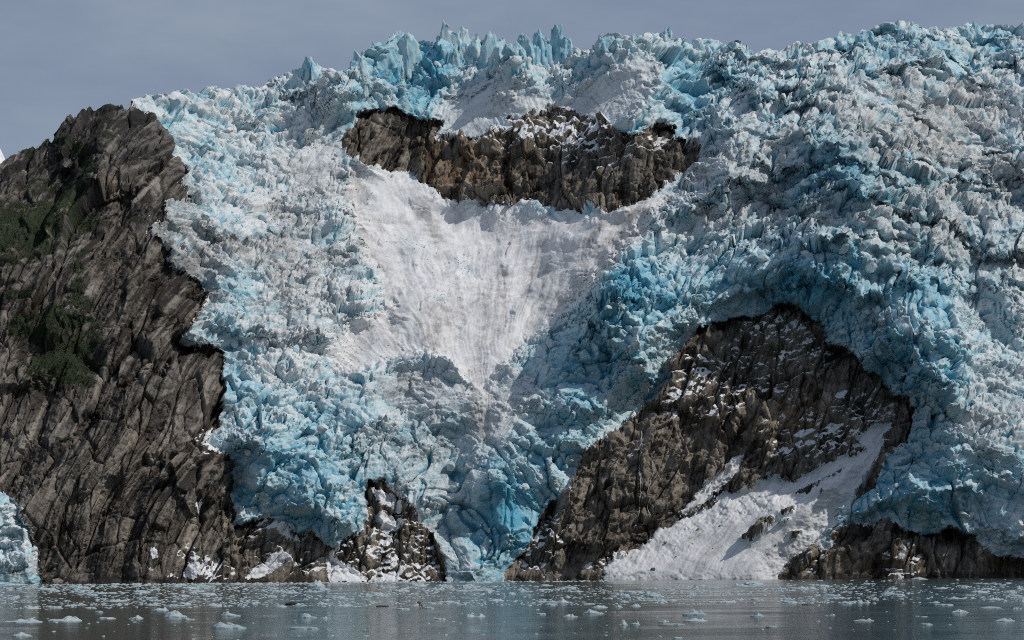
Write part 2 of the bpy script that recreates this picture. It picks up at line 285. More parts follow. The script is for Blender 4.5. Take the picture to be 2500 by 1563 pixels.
mu = U + fb(U / 40, V / 40, 3, 181) * 14; mv = V * .9 + fb(U / 40, V / 40, 3, 183) * 14
mf, me_, ma, mb, mc, mou, mov = voro(mu / 34, mv / 28, 185)
mass = (ma * 3 + (mb * mou + mc * mov) * 12 + 5 * (.5 - mf)) * sstep(me_, -.05, .25) * (1 - mi0) * (1 - sstep(ra_, -40, 0)) * (1 - .3 * fine_)
lift = lift + mass * sstep(V, 0, 20)
def strokes(lst, warp=1.0):
    f = np.zeros_like(D); qx = PX + wx * warp; qy = PY + wy * warp
    for pts, hgt, wl, wr in lst:
        bd = np.full(PX.shape, 1e9, F32); sg = np.zeros_like(bd)
        for (ax, ay), (bx, by) in zip(pts[:-1], pts[1:]):
            ex, ey = bx - ax, by - ay; L2 = ex * ex + ey * ey
            t = np.clip(((qx - ax) * ex + (qy - ay) * ey) / L2, 0, 1); dx = qx - ax - ex * t; dy = qy - ay - ey * t; dd = dx * dx + dy * dy
            m = dd < bd; bd = np.where(m, dd, bd); sg = np.where(m, (ey * (qx - ax) - ex * (qy - ay)) / math.sqrt(L2), sg)
        bd = np.sqrt(bd); f += hgt * np.exp(-(bd / (wl + (wr - wl) * sstep(sg / (bd + .01), -.8, .8))) ** 2)
    return f
GROOVE = [([(1560,505),(1470,620),(1370,730),(1270,840),(1205,950),(1180,1080)], -2.6, 30, 16), ([(1330,560),(1310,660),(1240,770),(1180,870),(1165,1000)], -1.6, 26, 14), ([(1190,540),(1215,640),(1225,700),(1180,800),(1150,900)], -1.3, 24, 14),
    ([(870,430),(890,560),(945,690),(930,770),(850,860),(800,920)], -2.0, 24, 20), ([(960,560),(990,660),(975,740),(960,800),(990,850)], -1.8, 18, 22), ([(1010,520),(1080,600),(1100,700),(1120,760)], -1.0, 20, 16),
    ([(900,740),(850,810),(790,870)], 1.5, 16, 30), ([(1400,620),(1330,700),(1250,790)], 1.6, 16, 30), ([(1480,560),(1420,640),(1340,740)], 1.2, 10, 20), ([(1050,735),(1020,790),(1060,850)], 1.2, 40, 40), ([(930,470),(960,560),(1000,640)], 1.2, 18, 40)]
gro = strokes(GROOVE, .8); lift = lift + gro * sstep(snowy, .1, .6) * (apron < -5)
GULLY = [([(450,850),(330,930),(240,1010),(140,1120)], -5, 16, 24), ([(300,540),(260,680),(225,800),(215,930)], -5, 30, 50), ([(520,1120),(470,1270),(440,1420)], -4, 14, 26), ([(270,1180),(215,1320),(195,1430)], -5, 14, 30), ([(170,1230),(130,1330),(110,1430)], -4, 14, 30),
    ([(390,1010),(330,1180),(290,1430)], -4, 14, 28), ([(400,640),(350,780),(290,930)], -4, 14, 30), ([(470,700),(420,800),(380,880)], -3, 10, 24), ([(120,960),(90,1080),(30,1200)], -4, 20, 30), ([(360,380),(300,460),(280,560)], -3, 16, 26), ([(180,420),(140,480),(60,520)], -4, 20, 40),
    ([(1010,300),(1005,420)], -4, 16, 24), ([(1250,340),(1230,420),(1275,500)], -4, 14, 12), ([(1420,330),(1400,420),(1415,520)], -3.5, 14, 16), ([(1530,330),(1510,420),(1520,500)], -3, 12, 20), ([(1830,880),(1820,1000),(1790,1120)], -6, 18, 26), ([(1910,1000),(1900,1080)], -5, 12, 16), ([(1700,1000),(1640,1100),(1580,1260)], -3, 14, 30), ([(1480,1130),(1420,1260),(1380,1400)], -4, 16, 30), ([(2130,1330),(2140,1420)], -4, 10, 14), ([(2260,1310),(2270,1420)], -4, 12, 14), ([(950,1210),(930,1300),(900,1420)], -3, 14, 20)]
gul = strokes(GULLY, 1.0); lift = lift + gul * rk
D2 = D - lift + back - big * (1 - .5 * rk) * sstep(V, 0, 25) * (1 - .8 * sstep(ap0, -20, 15))
D2 += sstep(chute, 0, 80) * 1.5
D2 = np.maximum(D2, Ds[None, :] - 30)

# ---- fine relief
un = U + fb(U / 26, V / 26, 2, 41) * 4; vn = V + fb(U / 26, V / 26, 2, 47) * 4
flow = sstep(PX, 1500, 2200) * sstep(PY, 800, 500)                # the flatter upper right: cells drawn out sideways
su = 1 - .1 * flow; front = blobs([(1180,1250,160,200,.8),(1000,1150,180,150,.6),(2250,1200,220,90,.7),(2000,700,200,140,.6),(700,1180,130,120,.3)], PX, PY)
sv = 1 - .45 * np.clip(front, 0, 1) - .28 * flow
a1, e1, c1 = facets(un * su / 19, vn * sv / 16, 101, 1.4, .6, .05)
a2, e2, c2 = facets(un * su / 7.8, vn * sv / 6.6, 102, 1.4, .6, .08)
a3, e3, c3 = facets(un * su / 3.6, vn * sv / 3.2, 103, 1.3, .5, .12)
a4, e4, c4 = facets(un * su / 1.7, vn / 1.5, 104, 1.3, .45, .16)
f5, e5, *_ = voro(U / 1.15, V / 1.1, 105)
rg = ridged(un * su / 26, vn * sv / 20, 4, 120, .55)
chaos = np.clip(.85 + .55 * fb(U / 45, V / 45, 3, 61) + blobs([(1900,560,250,100,.3),(1150,130,500,60,.3),(700,1100,150,150,.25),(2250,850,120,160,.3),(1020,1130,180,110,-.45),(1180,1270,90,140,-.3),(800,950,200,60,-.25),(2060,700,140,100,-.35)], PX, PY), .3, 1.6)
fa_ = R(27); rf = ridged((V * math.cos(fa_) - U * math.sin(fa_)) / 11 + .5 * fb(U / 30, V / 30, 2, 151), (U * math.cos(fa_) + V * math.sin(fa_)) / 55, 3, 150, .5) * sstep(PX, 1350, 1800) * sstep(PY, 1000, 600)
def terr(q, riser=.42):
    f = q - np.floor(q); return np.where(f < riser, f / riser, (1 - f) / (1 - riser)) - .5, f < riser
tq = (V * math.cos(fa_) - U * math.sin(fa_) * .8)
trm = .10 + .9 * sstep(PX, 1350, 1700) * sstep(PY, 1050, 700) * np.clip(.55 + .9 * fb(U / 50, V / 50, 2, 163), .15, 1)
t1, r1 = terr(tq / 27 + 1.3 * fb(U / 32, V / 32, 3, 161))
t2, r2 = terr(tq / 11 + 1.3 * fb(U / 14, V / 14, 3, 167))
l1 = voro(U / 3.0, V / 2.8, 171)[0]; l2 = voro(U / 1.5, V / 1.4, 173)[0]
lump = np.sqrt(np.maximum(.9 - l1 * l1, .02)) * 1.7 + np.sqrt(np.maximum(.9 - l2 * l2, .02)) * 1.0
crumb = np.clip(.6 + 1.3 * fb(U / 20, V / 20, 3, 65), .06, 1.5)       # where blocks have crumbled to rubble
wall = np.clip(sstep(fb(U / 30, V / 24, 3, 191), .12, .4) * .8 + blobs([(2010,700,170,100,.9),(1540,830,110,70,.7),(1030,215,60,60,.8),(1890,225,55,25,.8),(2060,430,90,40,.8),(1230,1290,80,110,.5),(2200,1200,200,60,.5),(1690,290,40,50,.8),(640,1130,60,60,.5),(2350,680,80,40,.6),(1950,575,80,30,.6),(1040,1150,140,90,.6),(1120,1270,90,150,.9),(1160,1100,90,80,.5)], PX, PY), 0, .92)
flute = ridged(un / 4.5, vn / 26, 3, 193, .55) * 1.0 + a4 * .15
cn1 = fb(tq / 15 + .6 * fb(U / 18, V / 18, 2, 195), (U * math.cos(fa_) + V * math.sin(fa_)) / 50, 2, 197, .4, False); cn2 = fb(U / 13 + .5 * fb(U / 20, V / 20, 2, 199), V / 34, 2, 194, .4, False)
cmask = sstep(fb(U / 35, V / 35, 2, 196), -.05, .25)
crk = np.maximum(np.exp(-(cn1 / .035) ** 2) * cmask, np.exp(-(cn2 / .03) ** 2) * sstep(fb(U / 30, V / 30, 2, 198), .1, .35)) * (1 - mi0)
fine = np.clip(blobs([(640,480,170,220,1.0),(690,760,170,140,1.0),(480,330,120,70,.5),(800,300,120,80,.6),(1650,500,180,60,.5),(2350,300,250,130,.5)], PX, PY), 0, 1)
ice_d = (a1 * 4.0 * (1 - .6 * np.maximum(fine, trm * .45)) + a2 * 2.1 * (1 - .45 * np.maximum(fine, trm * .45)) + rg * 2.2 * (1 - .4 * fine)) * chaos + flute * wall + (1 - wall * .85) * (a3 * (.65 + .65 * crumb + .3 * fine) + (lump - 1.8) * (.35 + .65 * crumb + .3 * fine) + a4 * .45 - f5 * (.25 + .2 * crumb) + .35 * ridged(U / 3.2, V / 3.2, 3, 140, .7) * crumb) * (.5 + .5 * chaos)
ice_d = (ice_d - 3.2 * crk) * 1.0
ice_d = (ice_d * (1 - .2 * trm) + rf * 1.6 * (1 - .5 * trm)) * (1 - .45 * sstep(rock, -30, 0))
# snow: low drifts and runnels down the fall line
th_ = np.arctan2(PX - 1185, 1120 - PY); rad = np.hypot(PX - 1185, 1120 - PY)
sw = fb(U / 22, V / 22, 3, 79)
fall_c = fb(th_ * 30 + sw * 1.0, rad / 230 + fb(U / 9, V / 9, 2, 80) * .25, 4, 71, .6, False) * 1.3
fall_a = fb((U - .75 * V) / 2.2 + fb(U / 20, V / 20, 2, 82), V / 40 + fb(U / 9, V / 9, 2, 84) * .3, 4, 72, .65, False)
fall = np.where(apron > -8, fall_a, np.where(PY < 350, fb((U + 8 * fb(U / 50, V / 50, 2, 74)) / 1.5, V / 26 + fb(U / 7, V / 7, 2, 86) * .3, 4, 76, .65, False) * 1.6, fall_c))
snow_d = fb(U / 18, V / 14, 3, 73) * .9 + fall * .26 + a3 * .05 + fb(U / 1.5, V / 1.5, 2, 75) * .05 + np.maximum(a2 - .5, 0) * .8 + fb(U / 40, V / 26, 3, 77) * 2.5
# rock: fractured slabs drawn out along the bedding
ang = np.where(PX < 560, R(71), R(85)) ; ang = np.where((PX > 1240) & (PY > 640), R(72), ang); ang = ang.astype(F32)
ur = U + fb(U / 60, V / 60, 2, 43) * 5; vr = V + fb(U / 60, V / 60, 2, 49) * 5
ru = ur * np.sin(ang) - vr * np.cos(ang); rv = (ur * np.cos(ang) + vr * np.sin(ang)) * np.where(PX < 545, 1.0, 1.75)
b1, q1, k1 = facets(ru / 15, rv / 44, 201, 1.3, .8, .04)
b2, q2, k2 = facets(ru / 6.0, rv / 17, 202, 1.3, .7, .05)
b3, q3, k3 = facets(ru / 2.3, rv / 5.5, 203, 1.2, .45, .14)
b4, q4, k4 = facets(ru / 1.05, rv / 2.3, 204, 1.2, .4, .18)
rr = ridged(ru / 9, rv / 30, 5, 210, .6)
crumb2 = np.clip(.6 + .9 * fb(U / 25, V / 25, 3, 215), .1, 1.4)
# ledges: diagonal on the lower right, near level elsewhere
la = np.where((PX > 1240) & (PY > 640), .55, .12).astype(F32)
lq = (V - la * U) / 9.0 + fb(U / 22, V / 22, 3, 221) * 1.6
saw = (lq - np.floor(lq)); saw = np.where(saw < .8, saw / .8, (1 - saw) / .2)
ledge = (saw - .5) * (.3 + 1.2 * sstep(fb(U / 30, V / 30, 2, 225), -.2, .5))
ledw = np.where(PX < 545, .35, 1.0)
rock_d = b1 * 3.4 + b2 * 2.2 + b3 * (.45 + .6 * crumb2) * np.where(PX < 545, .75, 1) + b4 * .5 * crumb2 + rr * .8 + ridged(ru / 2.6, rv / 18, 4, 218, .65) * .45 - ledge * 1.5 * ledw + fb(U / .9, V / .9, 2, 231) * .16
mi = np.clip(snowy, 0, 1)
snow_d = np.where(apron > -12, fall_a * .35 + .35 * snow_d, snow_d)
d = ice_d * (1 - mi) + (snow_d + .03 * ice_d) * mi
d = d * (1 - rk) + rock_d * rk
d *= sstep(V, -1, 12) * .9 + .1
d *= np.where(tt > .985, .8, 1)

def P_of(px, py, D):
    kx, kz = ray(px, py); return np.stack([D * kx, D, CAMH + D * kz], -1)
def normals(P):
    du = np.gradient(P, axis=1); dv = np.gradient(P, axis=0)
    n = np.cross(du, dv); n /= np.linalg.norm(n, axis=-1, keepdims=True) + 1e-9
    return n
def blur(a, r):
    for ax in (0, 1):
        p = np.pad(a, [(r + 1, r) if i == ax else (0, 0) for i in (0, 1)], mode='edge').astype(np.float64)
        c = np.cumsum(p, axis=ax)
        a = (np.take(c, range(2 * r + 1, c.shape[ax]), axis=ax) - np.take(c, range(0, c.shape[ax] - 2 * r - 1), axis=ax)) / (2 * r + 1)
    return a.astype(F32)
Dsm = blur(D, 8)
nm = normals(P_of(PX, PY, Dsm))
nm[..., 2] = np.maximum(nm[..., 2], .1); nm[..., 0] *= .6; nm /= np.linalg.norm(nm, axis=-1, keepdims=True)
D2 -= (t1 * 8.0 + t2 * 1.8) * trm * (.6 + .4 * chaos) * (1 - mi) * (1 - rk) * sstep(V, 0, 14) * (1 - .6 * sstep(rock, -40, 0))
P = P_of(PX, PY, D2) + nm * d[..., None]
# sideways shove of whole blocks so that faces overhang and edges break
P[..., 0] += (c2 * 1.6 + c3 * .9) * (1 - mi) * (1 - rk) * chaos + k3 * .5 * rk
nrm = normals(P)
cav = d - blur(d, 7)                        # how far a spot stands out of its surroundings
cavl = d - blur(d, 20)

# ---- material maps (what the surface is made of)
speck = fb(U / .8, V / .8, 2, 301); mid = fb(U / 5, V / 4, 4, 303, .6); lar = fb(U / 28, V / 28, 3, 307)
blue = blobs([(1020,210,90,80,.55),(960,130,90,50,.3),(1245,1290,75,140,.75),(720,1180,170,130,.45),(585,700,70,70,.4),(1560,700,150,70,.55),(1480,780,110,70,.4),(1950,700,230,110,.45),(2230,900,90,160,.55),
 (2200,1200,220,90,.45),(2030,400,90,80,.4),(870,260,50,60,.5),(500,340,120,100,.2),(560,420,100,60,.25),(1150,110,160,60,.35),(1700,180,120,80,.35),(2180,110,160,50,.3),(560,900,60,120,.35),(1420,900,140,70,.4),(1350,1060,110,90,.4),
 (1300,120,120,40,.2),(2150,480,250,60,.15),(2300,700,150,60,.25),(1700,290,60,60,.4),(860,1000,150,50,.15),(2400,150,160,70,.15)], PX, PY, .10)
blue -= .24 * fine
blue += .03
fresh = np.where(c2 > .36, .28, 0) + np.where(c3 > .38, .2, 0)
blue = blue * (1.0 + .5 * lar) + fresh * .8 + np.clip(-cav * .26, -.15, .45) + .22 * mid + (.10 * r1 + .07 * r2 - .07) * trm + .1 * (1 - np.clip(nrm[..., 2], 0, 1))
blue += .12 * wall + .35 * crk
blue *= (1 - .88 * mi)
blue += mi * blobs([(1140,660,45,25,.35),(1010,600,60,25,.2),(1085,735,25,18,.45),(900,470,40,60,.12),(1180,1000,30,90,.3)], PX, PY) * sstep(speck + mid, -.2, .4)
dirt = blobs([(700,600,120,130,.55),(760,430,100,60,.25),(700,780,110,60,.45),(1050,1130,160,110,.6),(940,960,80,40,.35),(1110,1290,75,140,.65),(2250,330,350,190,.5),(2430,600,180,150,.5),(1850,420,200,100,.3),(2050,560,200,80,.25),(2400,1000,100,80,.35),(1700,520,160,50,.3),
 (560,600,60,30,.6),(500,560,60,35,.6),(530,700,40,40,.3),(1000,930,90,30,.3),(1090,780,70,60,.35),(860,640,60,60,.3),(1290,700,110,60,.15),(470,470,30,40,.3),(1480,600,80,60,.3),(40,1400,60,22,.5),(2120,1290,70,25,.5),(400,560,40,30,.8),(470,650,40,40,.8)], PX, PY, .12)
dirt += (.13 * (~r1) + .08 * (~r2) - .07) * trm * (1 - mi) + .6 * np.exp(-np.maximum(-left, 0) / 20) * sstep(PY, 470, 520) * sstep(PY, 790, 740) + .3 * np.exp(-np.maximum(-left, 0) / 16) * sstep(PY, 1100, 1000)
dirt *= 1 - .5 * wall * (1 - mi)
dirt += .25 * np.exp(-np.maximum(-rock, 0) / 10) * (1 - mi) * (.6 + mid)
dirt += np.clip(-gro, 0, 3) * .10 * mi
dirt = np.clip(dirt * (.7 + .9 * sstep(mid + speck * .5, -.3, .7)) + .16 * speck * (1 - mi * .6) + mi * (.16 + .6 * np.maximum(fall, -.25) * sstep(lar + mid * .4, -.5, .3) + .18 * np.maximum(mid, -.2)), 0, 1)
Zn = blur(nrm[..., 2].astype(F32), 1)
snd = blobs([(1400,330,180,50,.55),(1250,320,60,30,.4),(960,1340,110,90,.6),(1900,870,140,100,.32),(1700,980,90,60,.38),(2000,1080,130,70,.45),(1330,1330,70,90,.4),(1500,1380,60,30,.5),(500,1390,60,30,.55),(700,1370,80,30,.45),(520,1070,30,28,1.2),(680,1290,60,30,.6),
 (480,1220,18,28,.35),(455,1350,22,30,.3),(2200,1370,60,50,.28),(1990,1370,40,30,.3),(1700,900,70,30,.4),(390,450,60,22,.05),(2120,1010,60,60,.5),(1550,1100,60,40,.15),(1420,400,250,80,.12),(900,350,60,60,.12)], PX, PY, .0)
snow_on = sstep(Zn + .3 * mid + .8 * snd - .10, .56, .66) * sstep(snd, .06, .2)
snow_on = np.maximum(snow_on, sstep(snd + .5 * mid, 1.0, 1.2))
for poly in ([(585,1413),(640,1378),(672,1352),(705,1350),(742,1380),(700,1378),(668,1395),(640,1410)], [(405,1412),(420,1400),(440,1415)], [(440,1408),(470,1372),(490,1380),(515,1368),(505,1388),(470,1418)], [(795,1348),(815,1352),(850,1375),(905,1420),(800,1422)], [(362,1340),(378,1340),(390,1372),(372,1368)],
    [(352,1378),(378,1392),(366,1398)], [(475,1225),(494,1222),(490,1258),(478,1246)], [(640,1285),(690,1275),(740,1330),(700,1320)], [(900,1190),(975,1205),(985,1240),(930,1235)], [(905,1240),(1000,1255),(985,1290),(930,1290)], [(1560,1350),(1590,1338),(1545,1395),(1500,1414)], [(2180,1372),(2215,1340),(2205,1378)], [(2180,1412),(2200,1398),(2205,1410)]):
    snow_on = np.maximum(snow_on, sstep(samp(sdf(poly), PX + wx * .6, PY + wy * .6) + 3 * speck, 0, 3))
snow_on = np.maximum(snow_on, sstep(1.1 * np.exp(-np.maximum(rock, 0) / 9) * (1 - over) * (1 - np.clip(gap, 0, 1)) + .7 * mid + .5 * speck, .85, 1.05))
lane = np.minimum.reduce([np.abs((PX - 390) + (PY - 430) * 1.0) * .7 + 30 * sstep(np.abs(PY - 430), 60, 75)])      # pale rubble gully on the ridge
gully = sstep(lane + wx * .5, 9, 3) * sstep(PX, 300, 330) * sstep(PX, 452, 430)
moss = blobs([(110,540,110,34,1.0),(50,575,80,30,.9),(190,370,26,26,.55),(215,410,26,30,.6),(255,305,24,10,.7),(262,345,24,10,.6),(120,352,40,9,.8),(50,372,50,9,.8),(200,455,50,30,.5),(150,500,60,20,.7),(150,830,70,60,1.0),(190,880,50,50,1.0),(70,800,50,25,.6),(200,760,24,40,.8),
 (195,690,14,60,.5),(60,715,50,14,.5),(20,640,40,20,.5),(120,900,60,20,.6),(200,640,20,40,.35),(110,460,60,14,.4),(150,1070,24,12,.4),(330,545,16,12,.4),(40,800,30,14,.5),(90,620,60,20,.4)], PX, PY)
mossm = sstep(moss * .8 + 1.0 * fb(U / 12, V / 4.0, 4, 305, .6) + .2 * lar + .3 * (Zn - .45), .16, .34) * sstep(left, 0, 10) * sstep(moss, .08, .25)
warm_r = sstep(PX, 700, 850)
rust = blobs([(1160,390,110,70,.8),(1090,410,50,60,.6),(1950,1000,70,40,.9),(1900,1050,60,30,.5),(2100,1370,120,25,.55),(2420,1380,60,25,.5),(990,1390,30,30,.4),(90,600,40,30,.4),(80,740,60,40,.2),(470,790,30,20,.5),(1340,1130,60,12,.3),(270,460,30,30,.4),(1500,350,60,25,.25),(980,1330,30,30,.4)], PX, PY) * sstep(mid, -.5, .4)
streak = fb(ru / 1.3, rv / 26, 4, 331, .65, False); band = fb(ru / 6, rv / 40, 3, 337, .6, False)
tone = .46 + .55 * streak + .4 * band + .3 * k2 + .25 * k3 + .2 * speck + .15 * lar
tone += blobs([(120,1150,160,140,.16),(330,1150,120,120,.10),(230,330,120,60,-.16),(470,900,60,60,.14),(330,800,110,90,-.06),(1330,420,250,80,-.06),(950,340,90,60,-.16),(1620,1150,120,80,.10),(1400,1330,90,60,-.14),(960,1300,90,80,-.10),(1820,900,160,90,-.04)], PX, PY)
tone -= .35 * sstep(Zm, 3.2, 1.2) + .0
tone += np.where(PX < 545, -.15, .07)
pale = np.clip(gully + sstep(band + .5 * mid, .35, .7) * .55 + blobs([(440,1010,70,60,.3),(60,1060,90,70,.35)], PX, PY), 0, 1)
warm = np.clip(.45 + .5 * sstep(PY, 300, 700) + .25 * lar + .4 * warm_r - .25 * (PX < 545), 0, 1)

# ---- rows behind the skyline so that the ridge has a far side
back_rows = []
for i in range(1, NB):
    q = P[-1].copy(); q[:, 1] += 3.2 * i ** 1.5; q[:, 2] -= .25 * i ** 1.9 + .4 * i
    q[:, 2] += fbm(q[:, 0] / 5, q[:, 1] / 5, 3, 400) * .8
    back_rows.append(q)
under = []
for zz in (-9.0, -3.5):
    q = P[0].copy(); q[:, 2] = zz; under.append(q)
PA = np.concatenate([np.stack(under), P, np.stack(back_rows)], 0).astype(F32)
def ext(a): return np.concatenate([np.repeat(a[:1], 2, 0), a, np.repeat(a[-1:], NB - 1, 0)], 0)
# lift the first row slightly under water so that no gap shows at the waterline
PA[2, :, 2] = np.minimum(PA[2, :, 2], -.6)
A = {k: ext(v.astype(F32)) for k, v in dict(blue=np.clip(blue, 0, 1), dirt=dirt, snowy=mi, snow_on=snow_on, moss=mossm, rust=np.clip(rust, 0, 1), tone=np.clip(tone, 0, 1), pale=pale, warm=warm, proud=np.clip(.5 + cavl * .12, 0, 1)).items()}
NRr = PA.shape[0]

# ---- which object each face belongs to
cls = np.zeros(PY.shape, np.int8)                                   # 0 glacier
cls[chute > 0] = 1
cls[(S['tongue'] > 0)] = 2
cls[left > 0] = 3
cls[(left > 0) & ((PX + wx * .5 > 560) & (PY > 1180))] = 4
cls[(left > 0) & ((PX + wx * .5 > 822) & (PY > 1120))] = 5
cls[S['upper'] > 0] = 6
cls[lower > 0] = 7
cls[S['shore'] > 0] = 8
cls[apron > 0] = 9
for k, q in enumerate(isls): cls[(q > 0) & (S['apron'] > 0)] = 10 + k
cls = ext(cls)
fc = cls[:-1, :-1]

# ------------------------------------------------------------------ materials
def mat(name):
    m = bpy.data.materials.new(name); m.use_nodes = True
    nt = m.node_tree; nt.nodes.clear()
    o = N(nt, 'ShaderNodeOutputMaterial'); b = N(nt, 'ShaderNodeBsdfPrincipled')
    nt.links.new(b.outputs[0], o.inputs[0])
    return m, nt, b
def attr(nt, n): a = N(nt, 'ShaderNodeAttribute', attribute_name=n); return a.outputs['Fac']
def mixc(nt, f, a, b):
    m = N(nt, 'ShaderNodeMix', data_type='RGBA')
    for k, v in (('Factor', f), ('A', a), ('B', b)):
        if isinstance(v, (tuple, float, int)): m.inputs[k].default_value = (*v, 1) if isinstance(v, tuple) else v
        else: nt.links.new(v, m.inputs[k])
    return m.outputs['Result']
def mth(nt, op, a, b=None, clamp=False):
    m = N(nt, 'ShaderNodeMath', operation=op, use_clamp=clamp)
    for i, v in enumerate((a, b)):
        if v is None: continue
        if isinstance(v, (float, int)): m.inputs[i].default_value = v
        else: nt.links.new(v, m.inputs[i])
    return m.outputs[0]
def noise(nt, scale, detail=3, rough=.6, vec=None):
    n = N(nt, 'ShaderNodeTexNoise'); n.inputs['Scale'].default_value = scale; n.inputs['Detail'].default_value = detail; n.inputs['Roughness'].default_value = rough
    if vec is None: vec = N(nt, 'ShaderNodeNewGeometry').outputs['Position']
    nt.links.new(vec, n.inputs['Vector']); return n.outputs['Fac']
def rng(nt, v, a, b, c=0., d=1.):
    m = N(nt, 'ShaderNodeMapRange'); nt.links.new(v, m.inputs['Value'])
    for k, x in zip(('From Min', 'From Max', 'To Min', 'To Max'), (a, b, c, d)): m.inputs[k].default_value = x
    return m.outputs[0]
def bump(nt, b, h, strength, dist):
    n = N(nt, 'ShaderNodeBump'); n.inputs['Strength'].default_value = strength; n.inputs['Distance'].default_value = dist
    nt.links.new(h, n.inputs['Height']); nt.links.new(n.outputs[0], b.inputs['Normal'])

def ice_material(name):
    m, nt, b = mat(name)
    n1 = noise(nt, 1.6, 5, .7); n2 = noise(nt, .22, 4, .6)
    bl = mth(nt, 'ADD', attr(nt, 'blue'), rng(nt, n1, .3, .7, -.14, .14), True)
    c = mixc(nt, rng(nt, bl, .02, .5), (.68, .70, .71), (.39, .58, .65))
    c = mixc(nt, rng(nt, bl, .5, 1.0), c, (.095, .36, .50))
    dt = mth(nt, 'ADD', attr(nt, 'dirt'), rng(nt, n1, .35, .75, -.12, .16), True)
    c = mixc(nt, rng(nt, dt, .22, 1.0, 0, .8), c, (.19, .175, .16))
    n3 = noise(nt, .9, 6, .8); grit = mth(nt, 'MULTIPLY', rng(nt, n3, .56, .66), rng(nt, dt, .05, .5, .12, .75))
    c = mixc(nt, grit, c, (.10, .09, .08))
    nt.links.new(c, b.inputs['Base Color'])
    nt.links.new(rng(nt, bl, 0, 1, .75, .4), b.inputs['Roughness'])
    b.inputs['IOR'].default_value = 1.31
    nt.links.new(rng(nt, bl, .2, .9, .1, .4), b.inputs['Specular IOR Level'])
    bump(nt, b, n1, .6, .5)
    return m
def rock_material():
    m, nt, b = mat('fractured_rock')
    n1 = noise(nt, 1.3, 6, .7); n2 = noise(nt, .3, 4, .65)
    t = mth(nt, 'ADD', attr(nt, 'tone'), rng(nt, n1, .3, .7, -.2, .2), True)
    g = mixc(nt, rng(nt, t, .15, .9), (.026, .025, .025), (.235, .226, .215))
    wv = mixc(nt, rng(nt, t, .15, .9), (.030, .025, .020), (.275, .236, .192))
    c = mixc(nt, attr(nt, 'warm'), g, wv)
    c = mixc(nt, rng(nt, attr(nt, 'pale'), 0, 1, 0, .75), c, (.36, .32, .285))
    c = mixc(nt, mth(nt, 'MULTIPLY', attr(nt, 'rust'), rng(nt, n2, .35, .65, .3, .9)), c, (.30, .175, .08))
    c = mixc(nt, mth(nt, 'MULTIPLY', attr(nt, 'moss'), .9), c, (.020, .032, .012))
    sn = rng(nt, mth(nt, 'ADD', attr(nt, 'snow_on'), rng(nt, n1, .3, .7, -.25, .25)), .4, .6)
    c = mixc(nt, sn, c, (.76, .77, .79))
    nt.links.new(c, b.inputs['Base Color']); b.inputs['Roughness'].default_value = .82
    b.inputs['Specular IOR Level'].default_value = .25
    bump(nt, b, n1, .8, .6)
    return m
def snow_material():
    m, nt, b = mat('old_snow')
    n1 = noise(nt, 1.1, 5, .65)
    dt = mth(nt, 'ADD', attr(nt, 'dirt'), rng(nt, n1, .35, .75, -.1, .14), True)
    c = mixc(nt, rng(nt, attr(nt, 'blue'), .05, .6), (.73, .735, .745), (.48, .66, .72))
    c = mixc(nt, rng(nt, dt, .15, 1.0, 0, .75), c, (.25, .225, .2))
    nt.links.new(c, b.inputs['Base Color']); b.inputs['Roughness'].default_value = .8; b.inputs['Specular IOR Level'].default_value = .15
    bump(nt, b, n1, .5, .4)
    return m
M_ICE = ice_material('glacier_ice'); M_ROCK = rock_material(); M_SNOW = snow_material()

# ------------------------------------------------------------------ build the meshes of the face
def link(name, me, parent=None):
    o = bpy.data.objects.new(name, me); col.objects.link(o)
    if parent is not None: o.parent = parent
    return o
def tag(o, label=None, cat=None, group=None, kind=None):
    if label: o['label'] = label
    if cat: o['category'] = cat
    if group: o['group'] = group
    if kind: o['kind'] = kind
    return o
def np_mesh(name, co, quads, material, smooth=False, attrs=None):
    me = bpy.data.meshes.new(name); n = len(co); k = len(quads)
    me.vertices.add(n); me.vertices.foreach_set('co', np.ascontiguousarray(co, F32).ravel())
    me.loops.add(k * quads.shape[1]); me.loops.foreach_set('vertex_index', np.ascontiguousarray(quads, np.int32).ravel())
    me.polygons.add(k); me.polygons.foreach_set('loop_start', np.arange(0, k * quads.shape[1], quads.shape[1], dtype=np.int32))
    if smooth: me.polygons.foreach_set('use_smooth', np.ones(k, bool))
    if attrs:
        for a, v in attrs.items():
            at_ = me.attributes.new(a, 'FLOAT', 'POINT'); at_.data.foreach_set('value', np.ascontiguousarray(v, F32))
    me.update(calc_edges=True)
    if material: me.materials.append(material)
    return me
idx = np.arange(NRr * NC, dtype=np.int32).reshape(NRr, NC)
Q = np.stack([idx[:-1, :-1], idx[:-1, 1:], idx[1:, 1:], idx[1:, :-1]], -1)
PAf = PA.reshape(-1, 3)
def region(name, k, material, label, names, smooth=False):
    q = Q[fc == k]
    if not len(q): return None
    used = np.unique(q); rem = np.zeros(NRr * NC, np.int32); rem[used] = np.arange(len(used))
    me = np_mesh(name, PAf[used], rem[q], material, smooth, {a: A[a].ravel()[used] for a in names})
    o = link(name, me); tag(o, label, None, None, 'structure'); return o
ICEA = ('blue', 'dirt'); ROCKA = ('tone', 'warm', 'pale', 'rust', 'moss', 'snow_on')
glacier = region('glacier', 0, M_ICE, 'broken blue and white icefall spilling down between the dark cliffs', ICEA)
chute_o = region('snow_chute', 1, M_SNOW, 'smooth white avalanche snow bowl in the middle of the icefall', ICEA, True)
tongue_o = region('glacier_tongue', 2, M_ICE, 'small pale ice tongue reaching the water at the foot of the tall cliff', ICEA)
cliff = region('rock_cliff', 3, M_ROCK, 'tall grey brown cliff with dark green patches beside the icefall', ROCKA)
